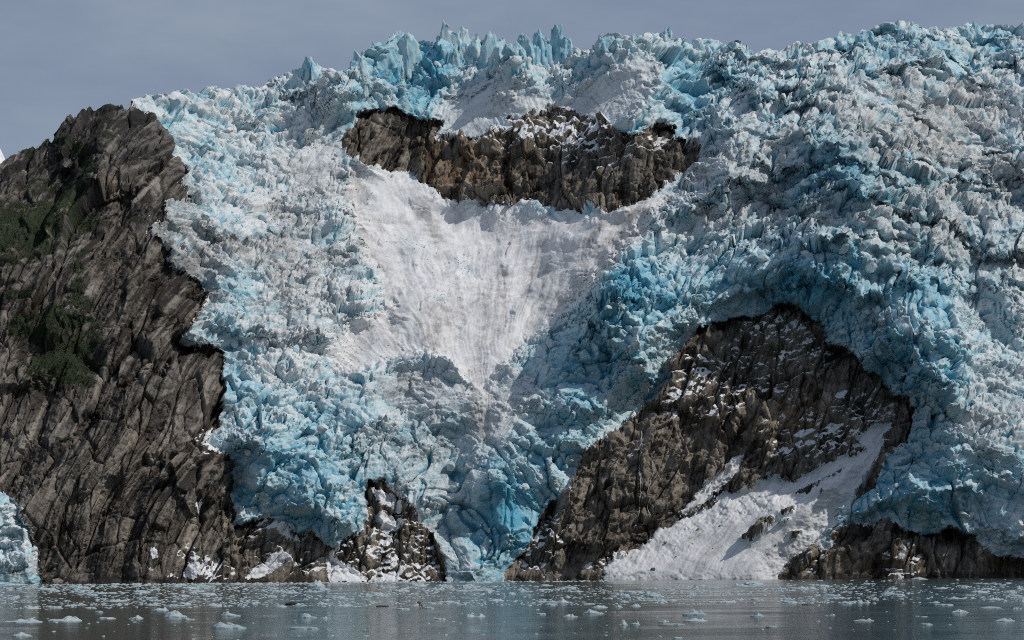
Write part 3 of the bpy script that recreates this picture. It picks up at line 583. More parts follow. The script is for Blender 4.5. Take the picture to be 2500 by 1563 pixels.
knoll = region('rock_knoll', 4, M_ROCK, 'low dark shore rock with a snow wedge under the blue ice snout', ROCKA)
buttr = region('rock_buttress', 5, M_ROCK, 'snow streaked dark rock between the two ice snouts at the waterline', ROCKA)
outc = region('rock_outcrop', 6, M_ROCK, 'wide brown rock wall framed by ice above the snow bowl', ROCKA)
arch = region('rock_buttress', 7, M_ROCK, 'large brown rock spur under an arch of blue ice', ROCKA)
shore_o = region('shore_rock', 8, M_ROCK, 'low rust brown rocks along the waterline under the far ice front', ROCKA)
apron_o = region('snow_slope', 9, M_SNOW, 'long white snow slope with rock islands running down to the water', ICEA, True)

for k, lb in enumerate(['largest rock island, long and dark, in the middle of the snow slope', 'small rock knob just above the largest island on the snow slope', 'narrow rock island low on the snow slope near the shore rocks', 'long rock island near the top of the snow slope', 'tiny round rock knob below the long upper island',
    'thin rock rib reaching toward the spur at the top of the snow slope', 'small rock patch touching the upper end of the largest island']):
    region('rock_island', 10 + k, M_ROCK, lb, ROCKA)

# ------------------------------------------------------------------ water
def water_material():
    m, nt, b = mat('silty_fjord_water')
    geo = N(nt, 'ShaderNodeNewGeometry').outputs['Position']
    mp = N(nt, 'ShaderNodeMapping'); nt.links.new(geo, mp.inputs['Vector']); mp.inputs['Scale'].default_value = (.5, .8, 1)
    n1 = noise(nt, .8, 5, .7, mp.outputs[0]); n2 = noise(nt, .10, 3, .55, mp.outputs[0])
    b.inputs['Base Color'].default_value = (.045, .062, .052, 1)
    b.inputs['IOR'].default_value = 1.33
    nt.links.new(rng(nt, n2, .35, .65, .05, .16), b.inputs['Roughness'])
    h = mth(nt, 'ADD', n1, mth(nt, 'MULTIPLY', n2, 2.0))
    bump(nt, b, h, .16, .25)
    return m
me = bpy.data.meshes.new('water')
me.from_pydata([(-9000, -400, 0), (9000, -400, 0), (9000, 20000, 0), (-9000, 20000, 0)], [], [(0, 1, 2, 3)])
me.materials.append(water_material())
tag(link('water', me), 'calm grey green fjord water in front of the ice', None, None, 'structure')

# ------------------------------------------------------------------ helpers for what stands on the face
rnd = random.Random(7); rg_ = np.random.default_rng(11)
def cell(px, py):
    j = int(np.argmin(np.abs(PXc - px)))
    i = (shs[j] - py) / (shs[j] - sk[j]) * (NR - 1); return min(max(int(round(i)), 0), NR - 1), j
def face_at(px, py): i, j = cell(px, py); return Vector(P[i, j].tolist()), Vector(nrm[i, j].tolist())
def mesh_data(name, verts, faces, m, smooth=False):
    me = bpy.data.meshes.new(name); me.from_pydata(verts, [], faces); me.materials.append(m)
    if smooth: me.polygons.foreach_set('use_smooth', [True] * len(me.polygons))
    me.update(); return me
def set_attr(me, **kw):
    for k, v in kw.items():
        a = me.attributes.new(k, 'FLOAT', 'POINT'); n = len(me.vertices)
        a.data.foreach_set('value', np.broadcast_to(np.asarray(v, F32), (n,)).astype(F32))

# ---- seracs: fluted ice towers rising from the glacier
def tower(seed, n=4, flat=.4):
    """several broken ice blocks frozen into one tower, unit height and width"""
    r = random.Random(seed); co = []; fa = []; off = 0
    for k in range(n):
        bm = bmesh.new(); bmesh.ops.create_icosphere(bm, subdivisions=4, radius=1)
        for c in range(9):
            nn = Vector((r.gauss(0, 1), r.gauss(0, 1), r.gauss(0, .45))).normalized(); dd = r.uniform(.4, .75)
            for v in bm.verts:
                q = v.co.dot(nn) - dd
                if q > 0: v.co -= nn * q
        nn = Vector((r.gauss(0, .35), r.gauss(0, .3), 1)).normalized(); dd = .35 + .5 * (1 - flat) + r.uniform(-.1, .1)
        for v in bm.verts:
            q = v.co.dot(nn) - dd
            if q > 0: v.co -= nn * q
        V_ = np.array([v.co[:] for v in bm.verts]); F_ = np.array([[v.index for v in f.verts] for f in bm.faces]); bm.free()
        V_ *= 1 + (.26 * fbm(V_[:, 0] * 2.2 + seed, V_[:, 2] * 1.2 + V_[:, 1] * 2 + k, 4, 600 + seed, .7) + .12 * facets((V_[:, 0] * 3 + V_[:, 1] * 2 + seed).astype(F32), (V_[:, 2] * 1.8 + k).astype(F32), 620 + seed, 1.2, .6, .12)[0])[:, None]
        taper = 1 - .38 * np.clip(V_[:, 2], -1, 1) * (1 - .5 * flat); V_[:, 0] *= taper; V_[:, 1] *= taper
        hk = 1.0 if k == 0 else r.uniform(.5, .88); wk = .36 if k == 0 else r.uniform(.2, .3); zt = V_[:, 2].max()
        x = 0 if k == 0 else r.choice((-1, 1)) * r.uniform(.15, .32)
        co.append(np.stack([V_[:, 0] * wk * 1.3 + x, V_[:, 1] * wk * 1.3 + (0 if k == 0 else r.uniform(-.2, .1)), (V_[:, 2] - zt) * .62 * (hk + .3) + hk], -1)); fa.append(F_ + off); off += len(V_)
    return np.vstack(co), np.vstack(fa)
def serac(px, top, base, wpx, flat=0., seed=0, blue_=.3, lean=0.):
    p, n = face_at(px, max(base, sk[cell(px, base)[1]] + 2)); dist = p.y
    kx, kz = ray(px, top); h = (CAMH + dist * kz - p.z) * 1.12; wid = wpx / FPX * dist * 1.6
    co, fa = tower(seed, 3, min(flat + .15, .9)); z = co[:, 2].copy()
    co = np.stack([co[:, 0] * wid + lean * h * z, co[:, 1] * wid + .35 * wid, z * h], -1)
    me = np_mesh('serac', co, fa, M_ICE)
    e = fbm(co[:, 0] / 2.5 + seed, co[:, 2] / 4, 3, 640); set_attr(me, blue=np.clip(blue_ + .15 + .45 * e, 0, 1), dirt=np.clip(.14 + .3 * fbm(co[:, 0] / 2 + seed, co[:, 2] / 1.5, 3, 650), 0, 1))
    o = link('serac', me, glacier); o.location = p; return o
SER = [(969,72,160,70,.3),(945,100,165,60,.5),(1000,106,160,50,.5),(1097,55,150,52,.4),(1124,64,150,56,.6),(1155,80,150,60,.6),(1195,80,160,66,.5),(1222,110,160,44,.4),
 (1285,78,155,66,.3),(1262,100,150,44,.4),(1335,76,150,56,.7),(1362,65,150,56,.8),(1388,97,150,44,.5),(1622,64,112,30,.8),(1592,79,115,56,.6),
 (760,140,200,42,.3),(742,160,200,50,.4),(882,122,185,44,.4),(865,144,190,44,.3),(1709,91,132,50,.5),(1795,103,135,34,.5),(2382,54,98,36,.6),(2354,58,98,34,.5),(1490,86,130,54,.6),(2115,73,115,44,.5),
]
for k, (px, tp, bs, wp, fl) in enumerate(SER): serac(px, tp, bs, wp * .8, fl, k, .22 + .3 * rnd.random(), rnd.uniform(-.08, .08))

# ---- loose ice blocks lying on the icefall
def chunk(seed, cuts=9):
    r = random.Random(seed); bm = bmesh.new(); bmesh.ops.create_icosphere(bm, subdivisions=2, radius=1)
    for k in range(cuts):
        n = Vector((r.gauss(0, 1), r.gauss(0, 1), r.gauss(0, 1))).normalized(); dd = r.uniform(.45, .8)
        for v in bm.verts:
            q = v.co.dot(n) - dd
            if q > 0: v.co -= n * q
    bmesh.ops.remove_doubles(bm, verts=bm.verts, dist=.06)
    bmesh.ops.dissolve_limit(bm, angle_limit=.05, verts=bm.verts, edges=bm.edges)
    bmesh.ops.triangulate(bm, faces=bm.faces)
    vs_ = [tuple(v.co) for v in bm.verts]; fs = [tuple(v.index for v in f.verts) for f in bm.faces]; bm.free(); return vs_, fs
CH = [chunk(k) for k in range(10)]
CHM = []
for k, (v, f) in enumerate(CH):
    me = mesh_data('ice_block', v, f, M_ICE); set_attr(me, blue=.08 + .07 * (k % 5), dirt=.1 + .08 * (k % 4)); CHM.append(me)
icew = (1 - np.clip(snowy * 1.2, 0, 1)) * (rock < -14) * (PX > 0) * (PX < 2500) * (PY < 1395) * (tt < .97)
wgt = (icew * np.clip(chaos - .35, .05, 2) * crumb).ravel(); cum = np.cumsum(wgt); cum /= cum[-1]
def pick(n, cum): return np.searchsorted(cum, rg_.random(n))
Pf = P.reshape(-1, 3)
for k, i in enumerate(pick(300, cum)):
    o = link('ice_block', CHM[k % 10], glacier); sz = .8 + 2.0 * rnd.random() ** 2.5
    o.location = Vector(Pf[i].tolist()) + Vector((0, -.3, .25)) * sz
    o.rotation_euler = (rnd.uniform(0, 6), rnd.uniform(0, 6), rnd.uniform(0, 6)); o.scale = (sz * rnd.uniform(.7, 1.2), sz * rnd.uniform(.7, 1.1), sz * rnd.uniform(.7, 1.4))
def scatter(name, n, cum, smin, smax, material, parent, shapes, at, sink=.2, pw=2.0):
    co = []; fa = []; off = 0; av = {k: [] for k in at}
    for i in pick(n, cum):
        v, f = shapes[rnd.randrange(len(shapes))]; v = np.array(v); f = np.array(f)
        m = np.array(Euler((rnd.uniform(0, 6), rnd.uniform(0, 6), rnd.uniform(0, 6))).to_matrix()); sz = smin + (smax - smin) * rnd.random() ** pw
        co.append(v @ m.T * sz * np.array([1, 1, 1]) + Pf[i] + np.array([0, -.3, .3]) * sz * (1 - sink)); fa.append(f + off); off += len(v)
        for k in at: av[k].append(np.full(len(v), at[k](i), F32))
    me = np_mesh(name, np.vstack(co), np.vstack(fa), material, False, {k: np.concatenate(v) for k, v in av.items()})
    o = link(name, me, parent); o['kind'] = 'stuff'; return o
SMALL = [chunk(50 + k, 6) for k in range(4)]
bf, df = blue.ravel(), dirt.ravel()
scatter('ice_rubble', 3000, cum, .3, 1.0, M_ICE, glacier, SMALL, dict(blue=lambda i: min(max(bf[i] * .7 + rnd.uniform(-.1, .15), 0), 1), dirt=lambda i: min(max(df[i] * .6 + rnd.uniform(-.1, .2), 0), 1)))
cw = (chute > 4) * blobs([(1140,650,45,25,1.0),(1010,600,60,25,.5),(1085,735,25,18,.8),(890,470,40,60,.4),(860,850,60,40,.9),(1000,880,60,20,.3),(1330,520,120,14,.5)], PX, PY); c2m = np.cumsum(cw.ravel()); c2m /= c2m[-1]
scatter('ice_rubble', 260, c2m, .15, .45, M_ICE, chute_o, SMALL, dict(blue=lambda i: rnd.uniform(.0, .2), dirt=lambda i: rnd.uniform(0, .1)))

# ---- dark stones on the snow slope, boulders on the shore
RK = dict(tone=lambda i: rnd.uniform(.3, .7), warm=lambda i: .7, pale=lambda i: rnd.uniform(0, .3), rust=lambda i: 0., moss=lambda i: 0., snow_on=lambda i: 0.)
for k, (px, py, sz) in enumerate([(1704,1295,.75),(1757,1286,.5),(1625,1328,.6),(1594,1391,.8),(1690,1330,.35),(1650,1360,.3),(1740,1340,.3),(1893,1333,.4)]):
    v, f = CH[k]; me = mesh_data('stone', v, f, M_ROCK); set_attr(me, tone=.5, warm=.8, pale=.1, rust=0, moss=0, snow_on=0)
    o = link('stone', me, apron_o); p, n = face_at(px, py); o.location = p; o.scale = (sz * 1.3, sz, sz)
def boulder(px, w, h, depth, seed, lab, sx=0):
    kx, kz = ray(px, 1424); j = cell(px, 1400)[1]; y = float(P[3, j, 1]) - depth * .6 - 2
    v, f = chunk(seed, 14); me = mesh_data('boulder', [(a * w, b * depth, c * h) for a, b, c in v], f, M_ROCK); set_attr(me, tone=.62, warm=.8, pale=.45, rust=.1, moss=0, snow_on=0)
    o = link('boulder', me); o.location = (y * kx, y, h * .15); tag(o, lab, 'boulder')
boulder(137, 2.9, 2.5, 2.4, 91, 'pale boulder at the waterline just beside the small ice tongue')
boulder(162, 1.3, 1.0, 1.2, 92, 'small pale rock on the waterline beside the larger pale boulder')

# ---- low shrubs clinging to the cliff
def leaf_material():
    m, nt, b = mat('shrub_leaves')
    n1 = noise(nt, .35, 4, .6); c = mixc(nt, rng(nt, n1, .3, .7), (.018, .030, .011), (.040, .058, .020))
    nt.links.new(c, b.inputs['Base Color']); b.inputs['Roughness'].default_value = .7; b.inputs['Specular IOR Level'].default_value = .2
    return m
mw = np.cumsum((mossm * (PX > -20) * (PX < 560) > .35).astype(np.float64).ravel()); mw /= mw[-1]
nl = 30000; ii = pick(nl, mw)
c0 = Pf[ii] + rg_.normal(0, .28, (nl, 3)) + np.array([0, -.1, .1])
ax = rg_.normal(0, 1, (nl, 3)); ax /= np.linalg.norm(ax, axis=1, keepdims=True); ay = np.cross(ax, rg_.normal(0, 1, (nl, 3))); ay /= np.linalg.norm(ay, axis=1, keepdims=True)
szl = rg_.uniform(.12, .28, (nl, 1)); co = np.stack([c0 - ax * szl, c0 - ay * szl * .6, c0 + ax * szl, c0 + ay * szl * .6], 1).reshape(-1, 3)
me = np_mesh('shrubs', co, np.arange(nl * 4, dtype=np.int32).reshape(-1, 4), leaf_material())
tag(link('shrubs', me), 'low dark green shrubs growing in patches on the tall cliff', None, None, 'stuff')

# ---- thin meltwater falls on the spur
def fall_material():
    m, nt, b = mat('falling_water'); n1 = noise(nt, 1.5, 3)
    c = mixc(nt, n1, (.35, .37, .38), (.75, .76, .77)); nt.links.new(c, b.inputs['Base Color']); b.inputs['Roughness'].default_value = .4; return m
M_FALL = fall_material()
def ribbon(path, wd, label):
    pts = []
    for (ax_, ay_), (bx_, by_) in zip(path[:-1], path[1:]):
        for t in np.linspace(0, 1, 14)[:-1]: pts.append((ax_ + (bx_ - ax_) * t + rnd.uniform(-1.6, 1.6), ay_ + (by_ - ay_) * t))
    V_ = []; Fq = []
    for k, (x, y) in enumerate(pts):
        p, n = face_at(x, y); p = p + Vector((0, -.35, .12)); ww = wd * rnd.uniform(.4, 1.3)
        V_ += [(p.x - ww, p.y + .1, p.z), (p.x, p.y - .25, p.z + .02), (p.x + ww, p.y + .1, p.z), (p.x, p.y + .5, p.z - .02)]
        if k:
            a = 4 * (k - 1); b = 4 * k
            for q in range(4): Fq.append((a + q, a + (q + 1) % 4, b + (q + 1) % 4, b + q))
    tag(link('waterfall', mesh_data('waterfall', V_, Fq, M_FALL, True)), label, 'waterfall')
ribbon([(1570,1040),(1563,1100),(1560,1160),(1565,1200),(1562,1240),(1550,1285)], .2, 'thin white meltwater fall, the longer of two on the brown rock spur')
ribbon([(1588,1120),(1592,1160),(1582,1200),(1586,1272)], .13, 'short thin meltwater thread beside the longer fall on the spur')

# ---- snowy peak far behind the cliff
def peak():
    n = 60; xs = np.linspace(-1, 1, n); X_, Y_ = np.meshgrid(xs, xs); dist = 4200.
    hh = np.maximum(0, 1 - np.sqrt(X_ ** 2 + Y_ ** 2)) ** .8
    z = hh * 1122 * (1 + .12 * fbm(X_ * 4, Y_ * 4, 4, 801)) - 20
    kx, _ = ray(-150, 400)
    co = np.stack([dist * kx + X_ * 560, dist + Y_ * 560, z], -1).reshape(-1, 3)
    i = np.arange(n * n).reshape(n, n); q = np.stack([i[:-1, :-1], i[:-1, 1:], i[1:, 1:], i[1:, :-1]], -1).reshape(-1, 4)
    m, nt, b = mat('snowy_peak'); n1 = noise(nt, .006, 5, .65)
    c = mixc(nt, rng(nt, n1, .60, .64), (.78, .79, .81), (.09, .09, .095)); nt.links.new(c, b.inputs['Base Color']); b.inputs['Roughness'].default_value = .8
    tag(link('mountain', np_mesh('mountain', co, q, m, True)), 'snow covered peak showing just behind the cliff ridge', None, None, 'structure')
peak()

# ------------------------------------------------------------------ floating ice
def floe_material(name, a, b_):
    m, nt, b = mat(name); n1 = noise(nt, 2.2, 4, .6)
    oi = N(nt, 'ShaderNodeObjectInfo').outputs['Random']
    c = mixc(nt, mth(nt, 'MULTIPLY', mth(nt, 'ADD', oi, n1), .55), a, b_); nt.links.new(c, b.inputs['Base Color'])
    b.inputs['Roughness'].default_value = .45; b.inputs['IOR'].default_value = 1.31; bump(nt, b, n1, .5, .12); return m
M_FLOE = floe_material('floe_ice', (.46, .51, .53), (.26, .35, .375)); M_DARK = floe_material('dirty_floe', (.16, .16, .15), (.10, .10, .10)); M_MURK = floe_material('waterlogged_floe', (.32, .38, .39), (.24, .29, .30))
def floe_mesh(w_, h_, d_, seed, kind='lump', m=None):
    r = np.random.default_rng(seed); ns, nr = 22, 8
    th = np.linspace(0, 2 * np.pi, ns, endpoint=False)[None, :]; rr_ = np.linspace(1, 0, nr)[:, None]
    outl = 1 + .28 * fbm(np.cos(th) * 1.5 + seed, np.sin(th) * 1.5, 3, seed)
    x = np.cos(th) * rr_ * outl; y = np.sin(th) * rr_ * outl
    pk = [(r.uniform(-.5, .5), r.uniform(-.3, .3), r.uniform(.2, .4), r.uniform(.5, 1)) for _ in range(3)]
    if kind == 'lump': base = .35
    elif kind == 'flat': base = .75; pk = [(a, b, c, .25) for a, b, c, e in pk]
    elif kind == 'peak': base = .28; pk = [(pk[0][0], 0, .42, 1.0), (pk[0][0] + .3, 0, .38, .6), (pk[0][0] - .35, .1, .3, .4)]
    elif kind == 'twin': base = .12; pk = [(-.5, 0, .22, 1.2), (.5, 0, .28, .9)]
    elif kind == 'ridge': base = .3; pk = [(-.1, 0, .3, .7), (.45, .1, .22, .9)]
    hz = base * (1 - rr_ ** 5) + 0 * th
    for a, b, c, e in pk: hz = np.maximum(hz, e * np.clip(1.35 - (np.abs(x - a) * (1.25 if a > 0 else .8) + np.abs(y - b) * .6) / c * .75, 0, 1) * (1 - rr_ ** 6))
    fa_, _, _ = facets((x * 2.2 + seed * 3).astype(F32), (y * 2.2).astype(F32), 900 + seed, 1.2, .2, .15)
    hz = np.minimum(hz, .7 + .15 * fa_) * (1 + .35 * fa_) + .05 * fbm(x * 5 + seed, y * 5, 2, seed + 5) * (rr_ < .99)
    hz = np.maximum(hz, 0.0) * h_; hz[0] = -.35 * h_ - .08
    x2 = x * w_ / 2; y2 = y * d_ / 2; x2[0] *= .93; y2[0] *= .93
    co = np.stack([x2, y2, hz], -1).reshape(-1, 3)
    q = [(i * ns + j, i * ns + (j + 1) % ns, (i + 1) * ns + (j + 1) % ns, (i + 1) * ns + j) for i in range(nr - 2) for j in range(ns)]
    co = co[:(nr - 1) * ns]; tip = co[-ns:].mean(0); co = np.vstack([co, tip]); q += [((nr - 2) * ns + j, (nr - 2) * ns + (j + 1) % ns, len(co) - 1) for j in range(ns)]
    return mesh_data('ice_floe', co.tolist(), q, m or M_FLOE)
def on_water(px, py):
    kx, kz = ray(px, py); D_ = -CAMH / min(kz, -1e-4); return D_ * kx, D_
FL = [ # x0, x1, waterline, height, form, label
 (4,105,1520,15,'ridge','long low white floe nearest the frame edge, in front of the small ice tongue'),
 (112,200,1517,18,'peak','wide white floe with a small central peak next to the long low floe'),
 (28,81,1554,15,'lump','rounded pale floe closest to the viewer below the small ice tongue'),
 (312,351,1511,11,'peak','small white floe with a square hump on dark brown reflected water'),
 (397,461,1508,22,'peak','floe with a curved fin-shaped horn of ice'),
 (442,480,1514,10,'lump','low pale floe touching the fin-shaped floe'),
 (368,415,1491,11,'ridge','white floe with a raised rounded end at the edge of the dense ice band'),
 (231,253,1497,8,'flat','small blocky flat-topped floe alone on brown water'),
 (513,605,1535,20,'lump','large bright white humped floe in the near water below the knoll'),
 (539,591,1505,13,'peak','greyish floe with a jagged little crest behind the large humped floe'),
 (730,773,1509,15,'peak','pinkish white cone-shaped floe left of the near blue reflection'),
 (779,802,1511,8,'lump','small smooth white floe just beside the cone-shaped floe'),
 (698,782,1536,8,'murk','dull waterlogged floe barely above the near water'),
 (748,797,1432,20,'peak','pointed blue iceberg against the shore rocks'),
 (1132,1187,1507,14,'twin','white floe with two teeth on the blue reflection'),
 (1308,1334,1501,6,'flat','small flat white floe on dark water left of two long floes'),
 (1372,1413,1507,11,'lump','dull low floe just before the bright domed floe'),
 (1421,1476,1499,14,'lump','bright domed white floe in the middle near water'),
 (1508,1534,1527,17,'peak','upright tooth-shaped floe, taller of a close pair'),
 (1537,1564,1526,13,'lump','squat rounded floe paired with the tooth-shaped floe'),
 (1605,1635,1519,10,'lump','small grey lumpy floe behind a flat waterlogged slab'),
 (1664,1728,1502,20,'ridge','tall white heaped floe in front of the snow slope'),
 (1664,1731,1517,12,'ridge','thin floe with a knobbed end just below the tall heaped floe'),
 (1604,1676,1526,5,'murk','flat waterlogged slab under the small grey lumpy floe'),
 (1641,1667,1560,6,'flat','little pale floe at the very bottom of the picture'),
 (1829,1867,1506,15,'peak','sharp fin-shaped white floe on the pale snow reflection'),
 (1867,1898,1533,8,'murk','faint sunken floe nearest the viewer below the snow slope'),
 (2020,2040,1503,6,'peak','tiny pointed floe alone on the pale reflection'),
 (2078,2139,1516,8,'ridge','long low white floe with a small bump in open near water'),
 (2088,2126,1472,13,'twin','smooth two-humped white floe at the front of the dense band'),
 (2282,2331,1479,6,'flat','flat tabular floe lying behind the stepped white floe'),
 (2318,2367,1496,12,'ridge','stepped bright white floe on dark blue water'),
 (2386,2448,1485,7,'ridge','long thin floe with humps at both ends near the frame edge'),
 (2470,2496,1487,5,'flat','small flat floe at the frame edge behind the near humped floe'),
 (2424,2483,1517,12,'ridge','low humped white floe nearest the viewer by the frame edge'),
 (2489,2520,1517,7,'lump','white floe cut off by the frame edge'),
 (2244,2279,1527,7,'murk','lone dull floe in the dark near water'),
 (1956,1985,1477,5,'dark','dark grey dirty floe lying flat on pale reflection'),
 (2476,2512,1440,13,'twin','ragged white iceberg at the frame edge far back'),
 (2486,2512,1472,9,'lump','blocky white floe cut by the frame edge behind the band'),
 (1690,1708,1437,11,'peak','small upright blue berg far back in front of the snow slope'),
 (1236,1262,1452,10,'lump','small domed white floe far back in front of the blue snout'),
 (1125,1213,1443,8,'ridge','long pale floe far back under the blue ice snout'),
 (1355,1389,1472,11,'peak','white floe with sloping crest at the front of the middle band'),
 (1305,1343,1471,7,'lump','low white floe touching the sloping-crest floe'),
 (1332,1358,1479,7,'flat','grey blocky floe on black water in the middle'),
 (1441,1485,1484,9,'ridge','flat floe with a raised block behind the bright domed floe'),
 (1499,1521,1484,10,'peak','little pointed floe behind the close pair of floes'),
 (1534,1566,1482,11,'lump','rough white floe behind the squat rounded floe'),
 (1034,1060,1487,7,'flat','low pale floe beside the upright seal'),
 (967,1002,1489,6,'flat','faint low floe before the upright seal'),
 (501,545,1481,7,'flat','wide low floe at the near edge of the band below the knoll'),
 (1901,1924,1440,8,'lump','small domed floe far back below the snow slope islands'),
 (1936,1982,1438,9,'ridge','bright floe with a hump far back beside the small domed floe')]
for k, (x0, x1, yb, h_, kind, lab) in enumerate(FL):
    cx_, D_ = on_water((x0 + x1) / 2, yb); mpp = D_ / FPX
    m = M_FLOE
    if kind == 'murk': m = M_MURK; kind = 'flat'
    if kind == 'dark': m = M_DARK; kind = 'flat'
    o = link('ice_floe', floe_mesh((x1 - x0) * mpp, h_ * mpp * .85, (x1 - x0) * mpp * .75, 20 + k, kind, m)); o.location = (cx_, D_, 0)
    tag(o, lab, 'ice floe', 'ice floes on the fjord')
FV = [floe_mesh(1, 1, .8, 200 + k, ('lump', 'flat', 'ridge', 'flat', 'flat', 'lump')[k % 6]) for k in range(18)]
def band_spot():
    while True:
        px = rnd.uniform(-10, 2510); roll_y = -(px - 1250) * ROLL
        u = rnd.random(); v = 21 + 58 * rnd.random() ** 1.15 if u < .93 else 79 + 80 * rnd.random()
        cl = float(fbm(np.array([px / 190.]), np.array([v / 11.]), 3, 77)[0])
        dens = .55 + 1.2 * cl
        if px > 1350 and v < 31: dens *= .12
        if 850 < px < 1350 and v < 29: dens *= .4
        if px < 700: dens += .25
        if v > 79: dens *= .35
        if rnd.random() < dens: return px, 1400 + v + roll_y
for k in range(245):
    px, py = band_spot(); cx_, D_ = on_water(px, py); mpp = D_ / FPX
    wpx = 13 + 38 * rnd.random() ** 1.6; hpx = wpx * rnd.uniform(.08, .2)
    o = link('ice_floe', FV[k % 18]); o.location = (cx_, D_, 0); o.scale = (wpx * mpp, wpx * mpp * rnd.uniform(.8, 1.6), hpx * mpp); o.rotation_euler = (0, 0, rnd.uniform(-.4, .4) + (math.pi if rnd.random() < .5 else 0))
    zone = ('below the tall cliff' if px < 540 else 'below the shore rocks between the ice snouts' if px < 1120 else 'below the blue snout and the dark spur' if px < 1500 else 'below the snow slope' if px < 1900 else 'below the far ice front')
    v_ = py - 1400 + (px - 1250) * ROLL; dep = 'far back' if v_ < 40 else 'amid the brash' if v_ < 62 else 'nearest'
    tag(o, f'small pale floe {dep} {zone}'.replace('floe nearest', 'floe in near water'), 'ice floe', f'small floes {dep} {zone}'.replace('floes nearest', 'floes in near water'))
# the finest brash: too many bits to count
fv = [(np.array([v.co[:] for v in m_.vertices]), [tuple(p.vertices) for p in m_.polygons]) for m_ in FV[:6]]
def lowbit(seed):
    r = random.Random(seed); n = 9; pts = [(.5 * math.cos(2 * math.pi * k / n) * r.uniform(.7, 1.2), .4 * math.sin(2 * math.pi * k / n) * r.uniform(.7, 1.2)) for k in range(n)]
    v = [(x, y, -.2) for x, y in pts] + [(x * .8, y * .8, r.uniform(.25, .8)) for x, y in pts] + [(r.uniform(-.2, .2), 0, r.uniform(.6, 1.1))]
    f = []
    for k in range(n):
        b = (k + 1) % n; f += [(k, b, n + b), (k, n + b, n + k), (n + k, n + b, 2 * n)]
    return np.array(v), np.array(f)
LB = [lowbit(k) for k in range(8)]
co = []; fa = []; off = 0
for k in range(6200):
    px, py = band_spot()
    if k % 8 == 0: px = rnd.uniform(-20, 1500); py = 1400 + rnd.uniform(19.2, 22) - (px - 1250) * ROLL
    cx_, D_ = on_water(px, py); mpp = D_ / FPX; v, f = LB[k % 8]
    wpx = 2.5 + 9 * rnd.random() ** 1.8
    a = rnd.uniform(0, 6); c_, s_ = math.cos(a), math.sin(a); v2 = v * np.array([wpx * mpp, wpx * mpp * 1.3, wpx * mpp * rnd.uniform(.08, .3)])
    co.append(np.stack([v2[:, 0] * c_ - v2[:, 1] * s_ + cx_, v2[:, 0] * s_ + v2[:, 1] * c_ + D_, v2[:, 2]], -1)); fa.append(f + off); off += len(v)
tag(link('brash_ice', np_mesh('brash_ice', np.vstack(co), np.vstack(fa), M_FLOE)), 'countless tiny ice bits drifting between the larger floes', None, None, 'stuff')

# ------------------------------------------------------------------ seals and a gull
def fur(name, a, b_):
    m, nt, b = mat(name); n1 = noise(nt, 6, 4); c = mixc(nt, rng(nt, n1, .35, .65), a, b_); nt.links.new(c, b.inputs['Base Color']); b.inputs['Roughness'].default_value = .35; return m
M_FUR = fur('wet_fur', (.035, .026, .02), (.075, .055, .04)); M_BLK = fur('seal_eye', (.005, .005, .005), (.01, .01, .01))
def body(name, rings, m, seg=16):
    """one skin through rings of (x, y, z, half width, half height, tilt)"""
    V_ = []; Fq = []
    for (x, y, z, a, b, t) in rings:
        for k in range(seg):
            q = 2 * math.pi * k / seg; lx = math.cos(q) * a; lz = math.sin(q) * b
            V_.append((x + lz * -math.sin(t), y + lx, z + lz * math.cos(t)))
    n = len(rings)
    for i in range(n - 1):
        for k in range(seg): Fq.append((i * seg + k, i * seg + (k + 1) % seg, (i + 1) * seg + (k + 1) % seg, (i + 1) * seg + k))
    Fq.append(tuple(range(seg - 1, -1, -1))); Fq.append(tuple((n - 1) * seg + k for k in range(seg)))
    return mesh_data(name, V_, Fq, m, True)
cx_, D_ = on_water(718, 1477)
s1 = link('seal', body('seal', [(-.95, 0, -.05, .03, .03, 0), (-.86, 0, .04, .10, .10, 0), (-.72, 0, .10, .15, .15, 0), (-.55, 0, .10, .17, .17, 0), (-.35, 0, .11, .22, .21, 0), (-.05, 0, .12, .26, .24, 0), (.25, 0, .09, .25, .22, 0), (.55, 0, .02, .19, .17, 0), (.8, 0, -.05, .11, .10, 0), (.95, 0, -.08, .07, .04, 0), (1.05, 0, -.08, .1, .02, 0)], M_FUR))
s1.location = (cx_, D_, 0); tag(s1, 'dark brown seal floating on its belly among the floes', 'seal')
for sy in (-1, 1): link('front_flipper', mesh_data('front_flipper', [(-.4, .2 * sy, .02), (-.2, .22 * sy, .03), (-.1, .42 * sy, -.05), (-.22, .44 * sy, -.06), (-.4, .2 * sy, -.02), (-.2, .22 * sy, -.02)], [(0, 1, 2, 3), (4, 3, 2, 5), (0, 4, 5, 1), (1, 5, 2), (0, 3, 4)], M_FUR), s1)
cx_, D_ = on_water(1026, 1485)
s2 = link('seal', body('seal', [(.30, 0, -.35, .2, .2, .6), (.2, 0, -.1, .24, .23, .75), (.1, 0, .12, .23, .22, .9), (.04, 0, .30, .19, .19, .8), (-.02, 0, .43, .16, .17, .4), (-.10, 0, .50, .14, .14, .1), (-.19, 0, .50, .11, .10, 0), (-.27, 0, .48, .075, .065, 0), (-.31, 0, .475, .03, .03, 0)], M_FUR))
s2.location = (cx_, D_, 0); s2.rotation_euler = (0, 0, -.5); tag(s2, 'brown seal holding its head upright out of the water', 'seal')
for sy in (-1, 1):
    v, f = CH[0]; e = link('eye', mesh_data('eye', [(a * .022, b * .022, c * .022) for a, b, c in v], f, M_BLK), s2); e.location = (-.16, .105 * sy, .55)
cx_, D_ = on_water(39, 1439)
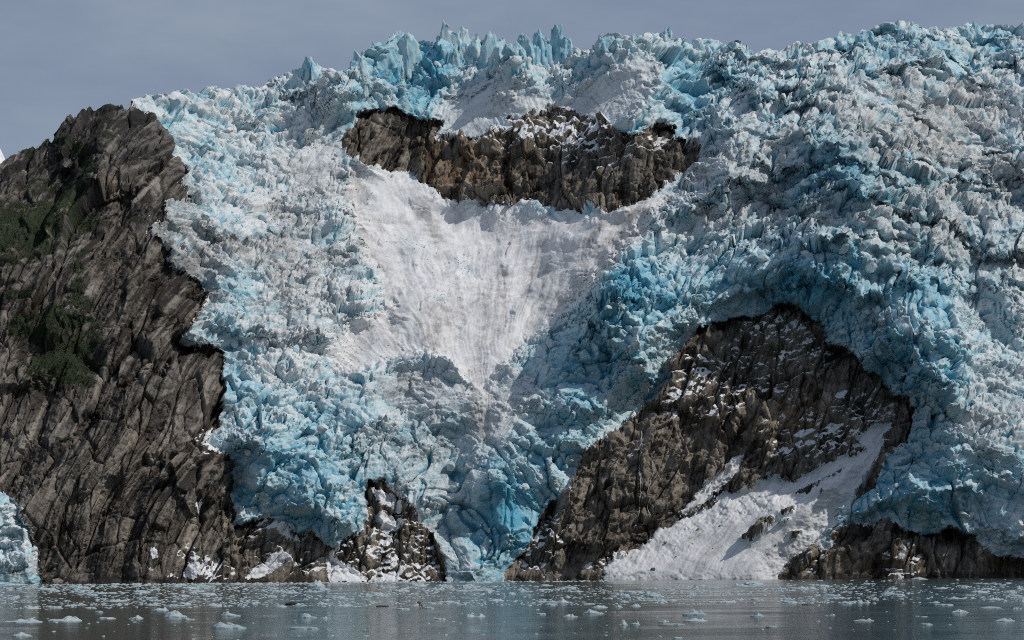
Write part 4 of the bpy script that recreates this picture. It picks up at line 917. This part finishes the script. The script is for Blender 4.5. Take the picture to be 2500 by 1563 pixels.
s3 = link('seal', body('seal', [(.25, 0, -.2, .12, .1, .3), (.12, 0, .0, .17, .15, .4), (.0, 0, .15, .15, .15, .2), (-.13, 0, .19, .12, .12, 0), (-.24, 0, .17, .07, .07, 0), (-.29, 0, .16, .03, .03, 0)], M_FUR)); s3.scale = (1.3, 1.3, 1.3)
s3.location = (cx_, D_, 0); tag(s3, 'tiny dark seal head far off before the small ice tongue', 'seal')
cx_, D_ = on_water(934, 1481)
lg = link('driftwood_log', body('driftwood_log', [(-.62, 0, .0, .03, .03, 0), (-.55, 0, .03, .07, .06, 0), (-.2, 0, .04, .09, .07, 0), (.2, 0, .035, .08, .07, 0), (.5, 0, .03, .07, .05, 0), (.62, 0, .02, .03, .03, 0)], M_FUR)); lg.location = (cx_, D_, 0)
tag(lg, 'low dark drifting log between the two near seals', 'log')
# gull skimming over the ice
def gull():
    kx, kz = ray(1666, 1462); D_ = 215.; root = bpy.data.objects.new('gull', None); col.objects.link(root); root.location = (D_ * kx, D_, CAMH + D_ * kz)
    m, nt, b = mat('gull_feathers'); b.inputs['Base Color'].default_value = (.55, .55, .56, 1); m2, nt, b = mat('gull_wing'); b.inputs['Base Color'].default_value = (.04, .04, .045, 1)
    link('body', body('body', [(-.20, 0, .01, .015, .012, 0), (-.14, 0, .01, .04, .04, 0), (-.02, 0, 0, .06, .06, 0), (.1, 0, 0, .045, .045, 0), (.2, 0, .01, .03, .012, 0)], m), root)
    for sy in (-1, 1): link('wing', mesh_data('wing', [(-.06, .03 * sy, .03), (.07, .03 * sy, .03), (.05, .2 * sy, .17), (-.05, .2 * sy, .18), (.09, .42 * sy, .2), (-.06, .03 * sy, .018), (.07, .03 * sy, .018), (.05, .2 * sy, .158), (-.05, .2 * sy, .168)], [(0, 1, 2, 3), (3, 2, 4), (5, 8, 7, 6), (8, 4, 7), (0, 3, 8, 5), (1, 6, 7, 2), (2, 7, 4), (3, 4, 8)], m2), root)
    root.rotation_euler = (.2, -.1, .7); tag(root, 'small gull flying low over the ice before the snow slope', 'gull')
gull()
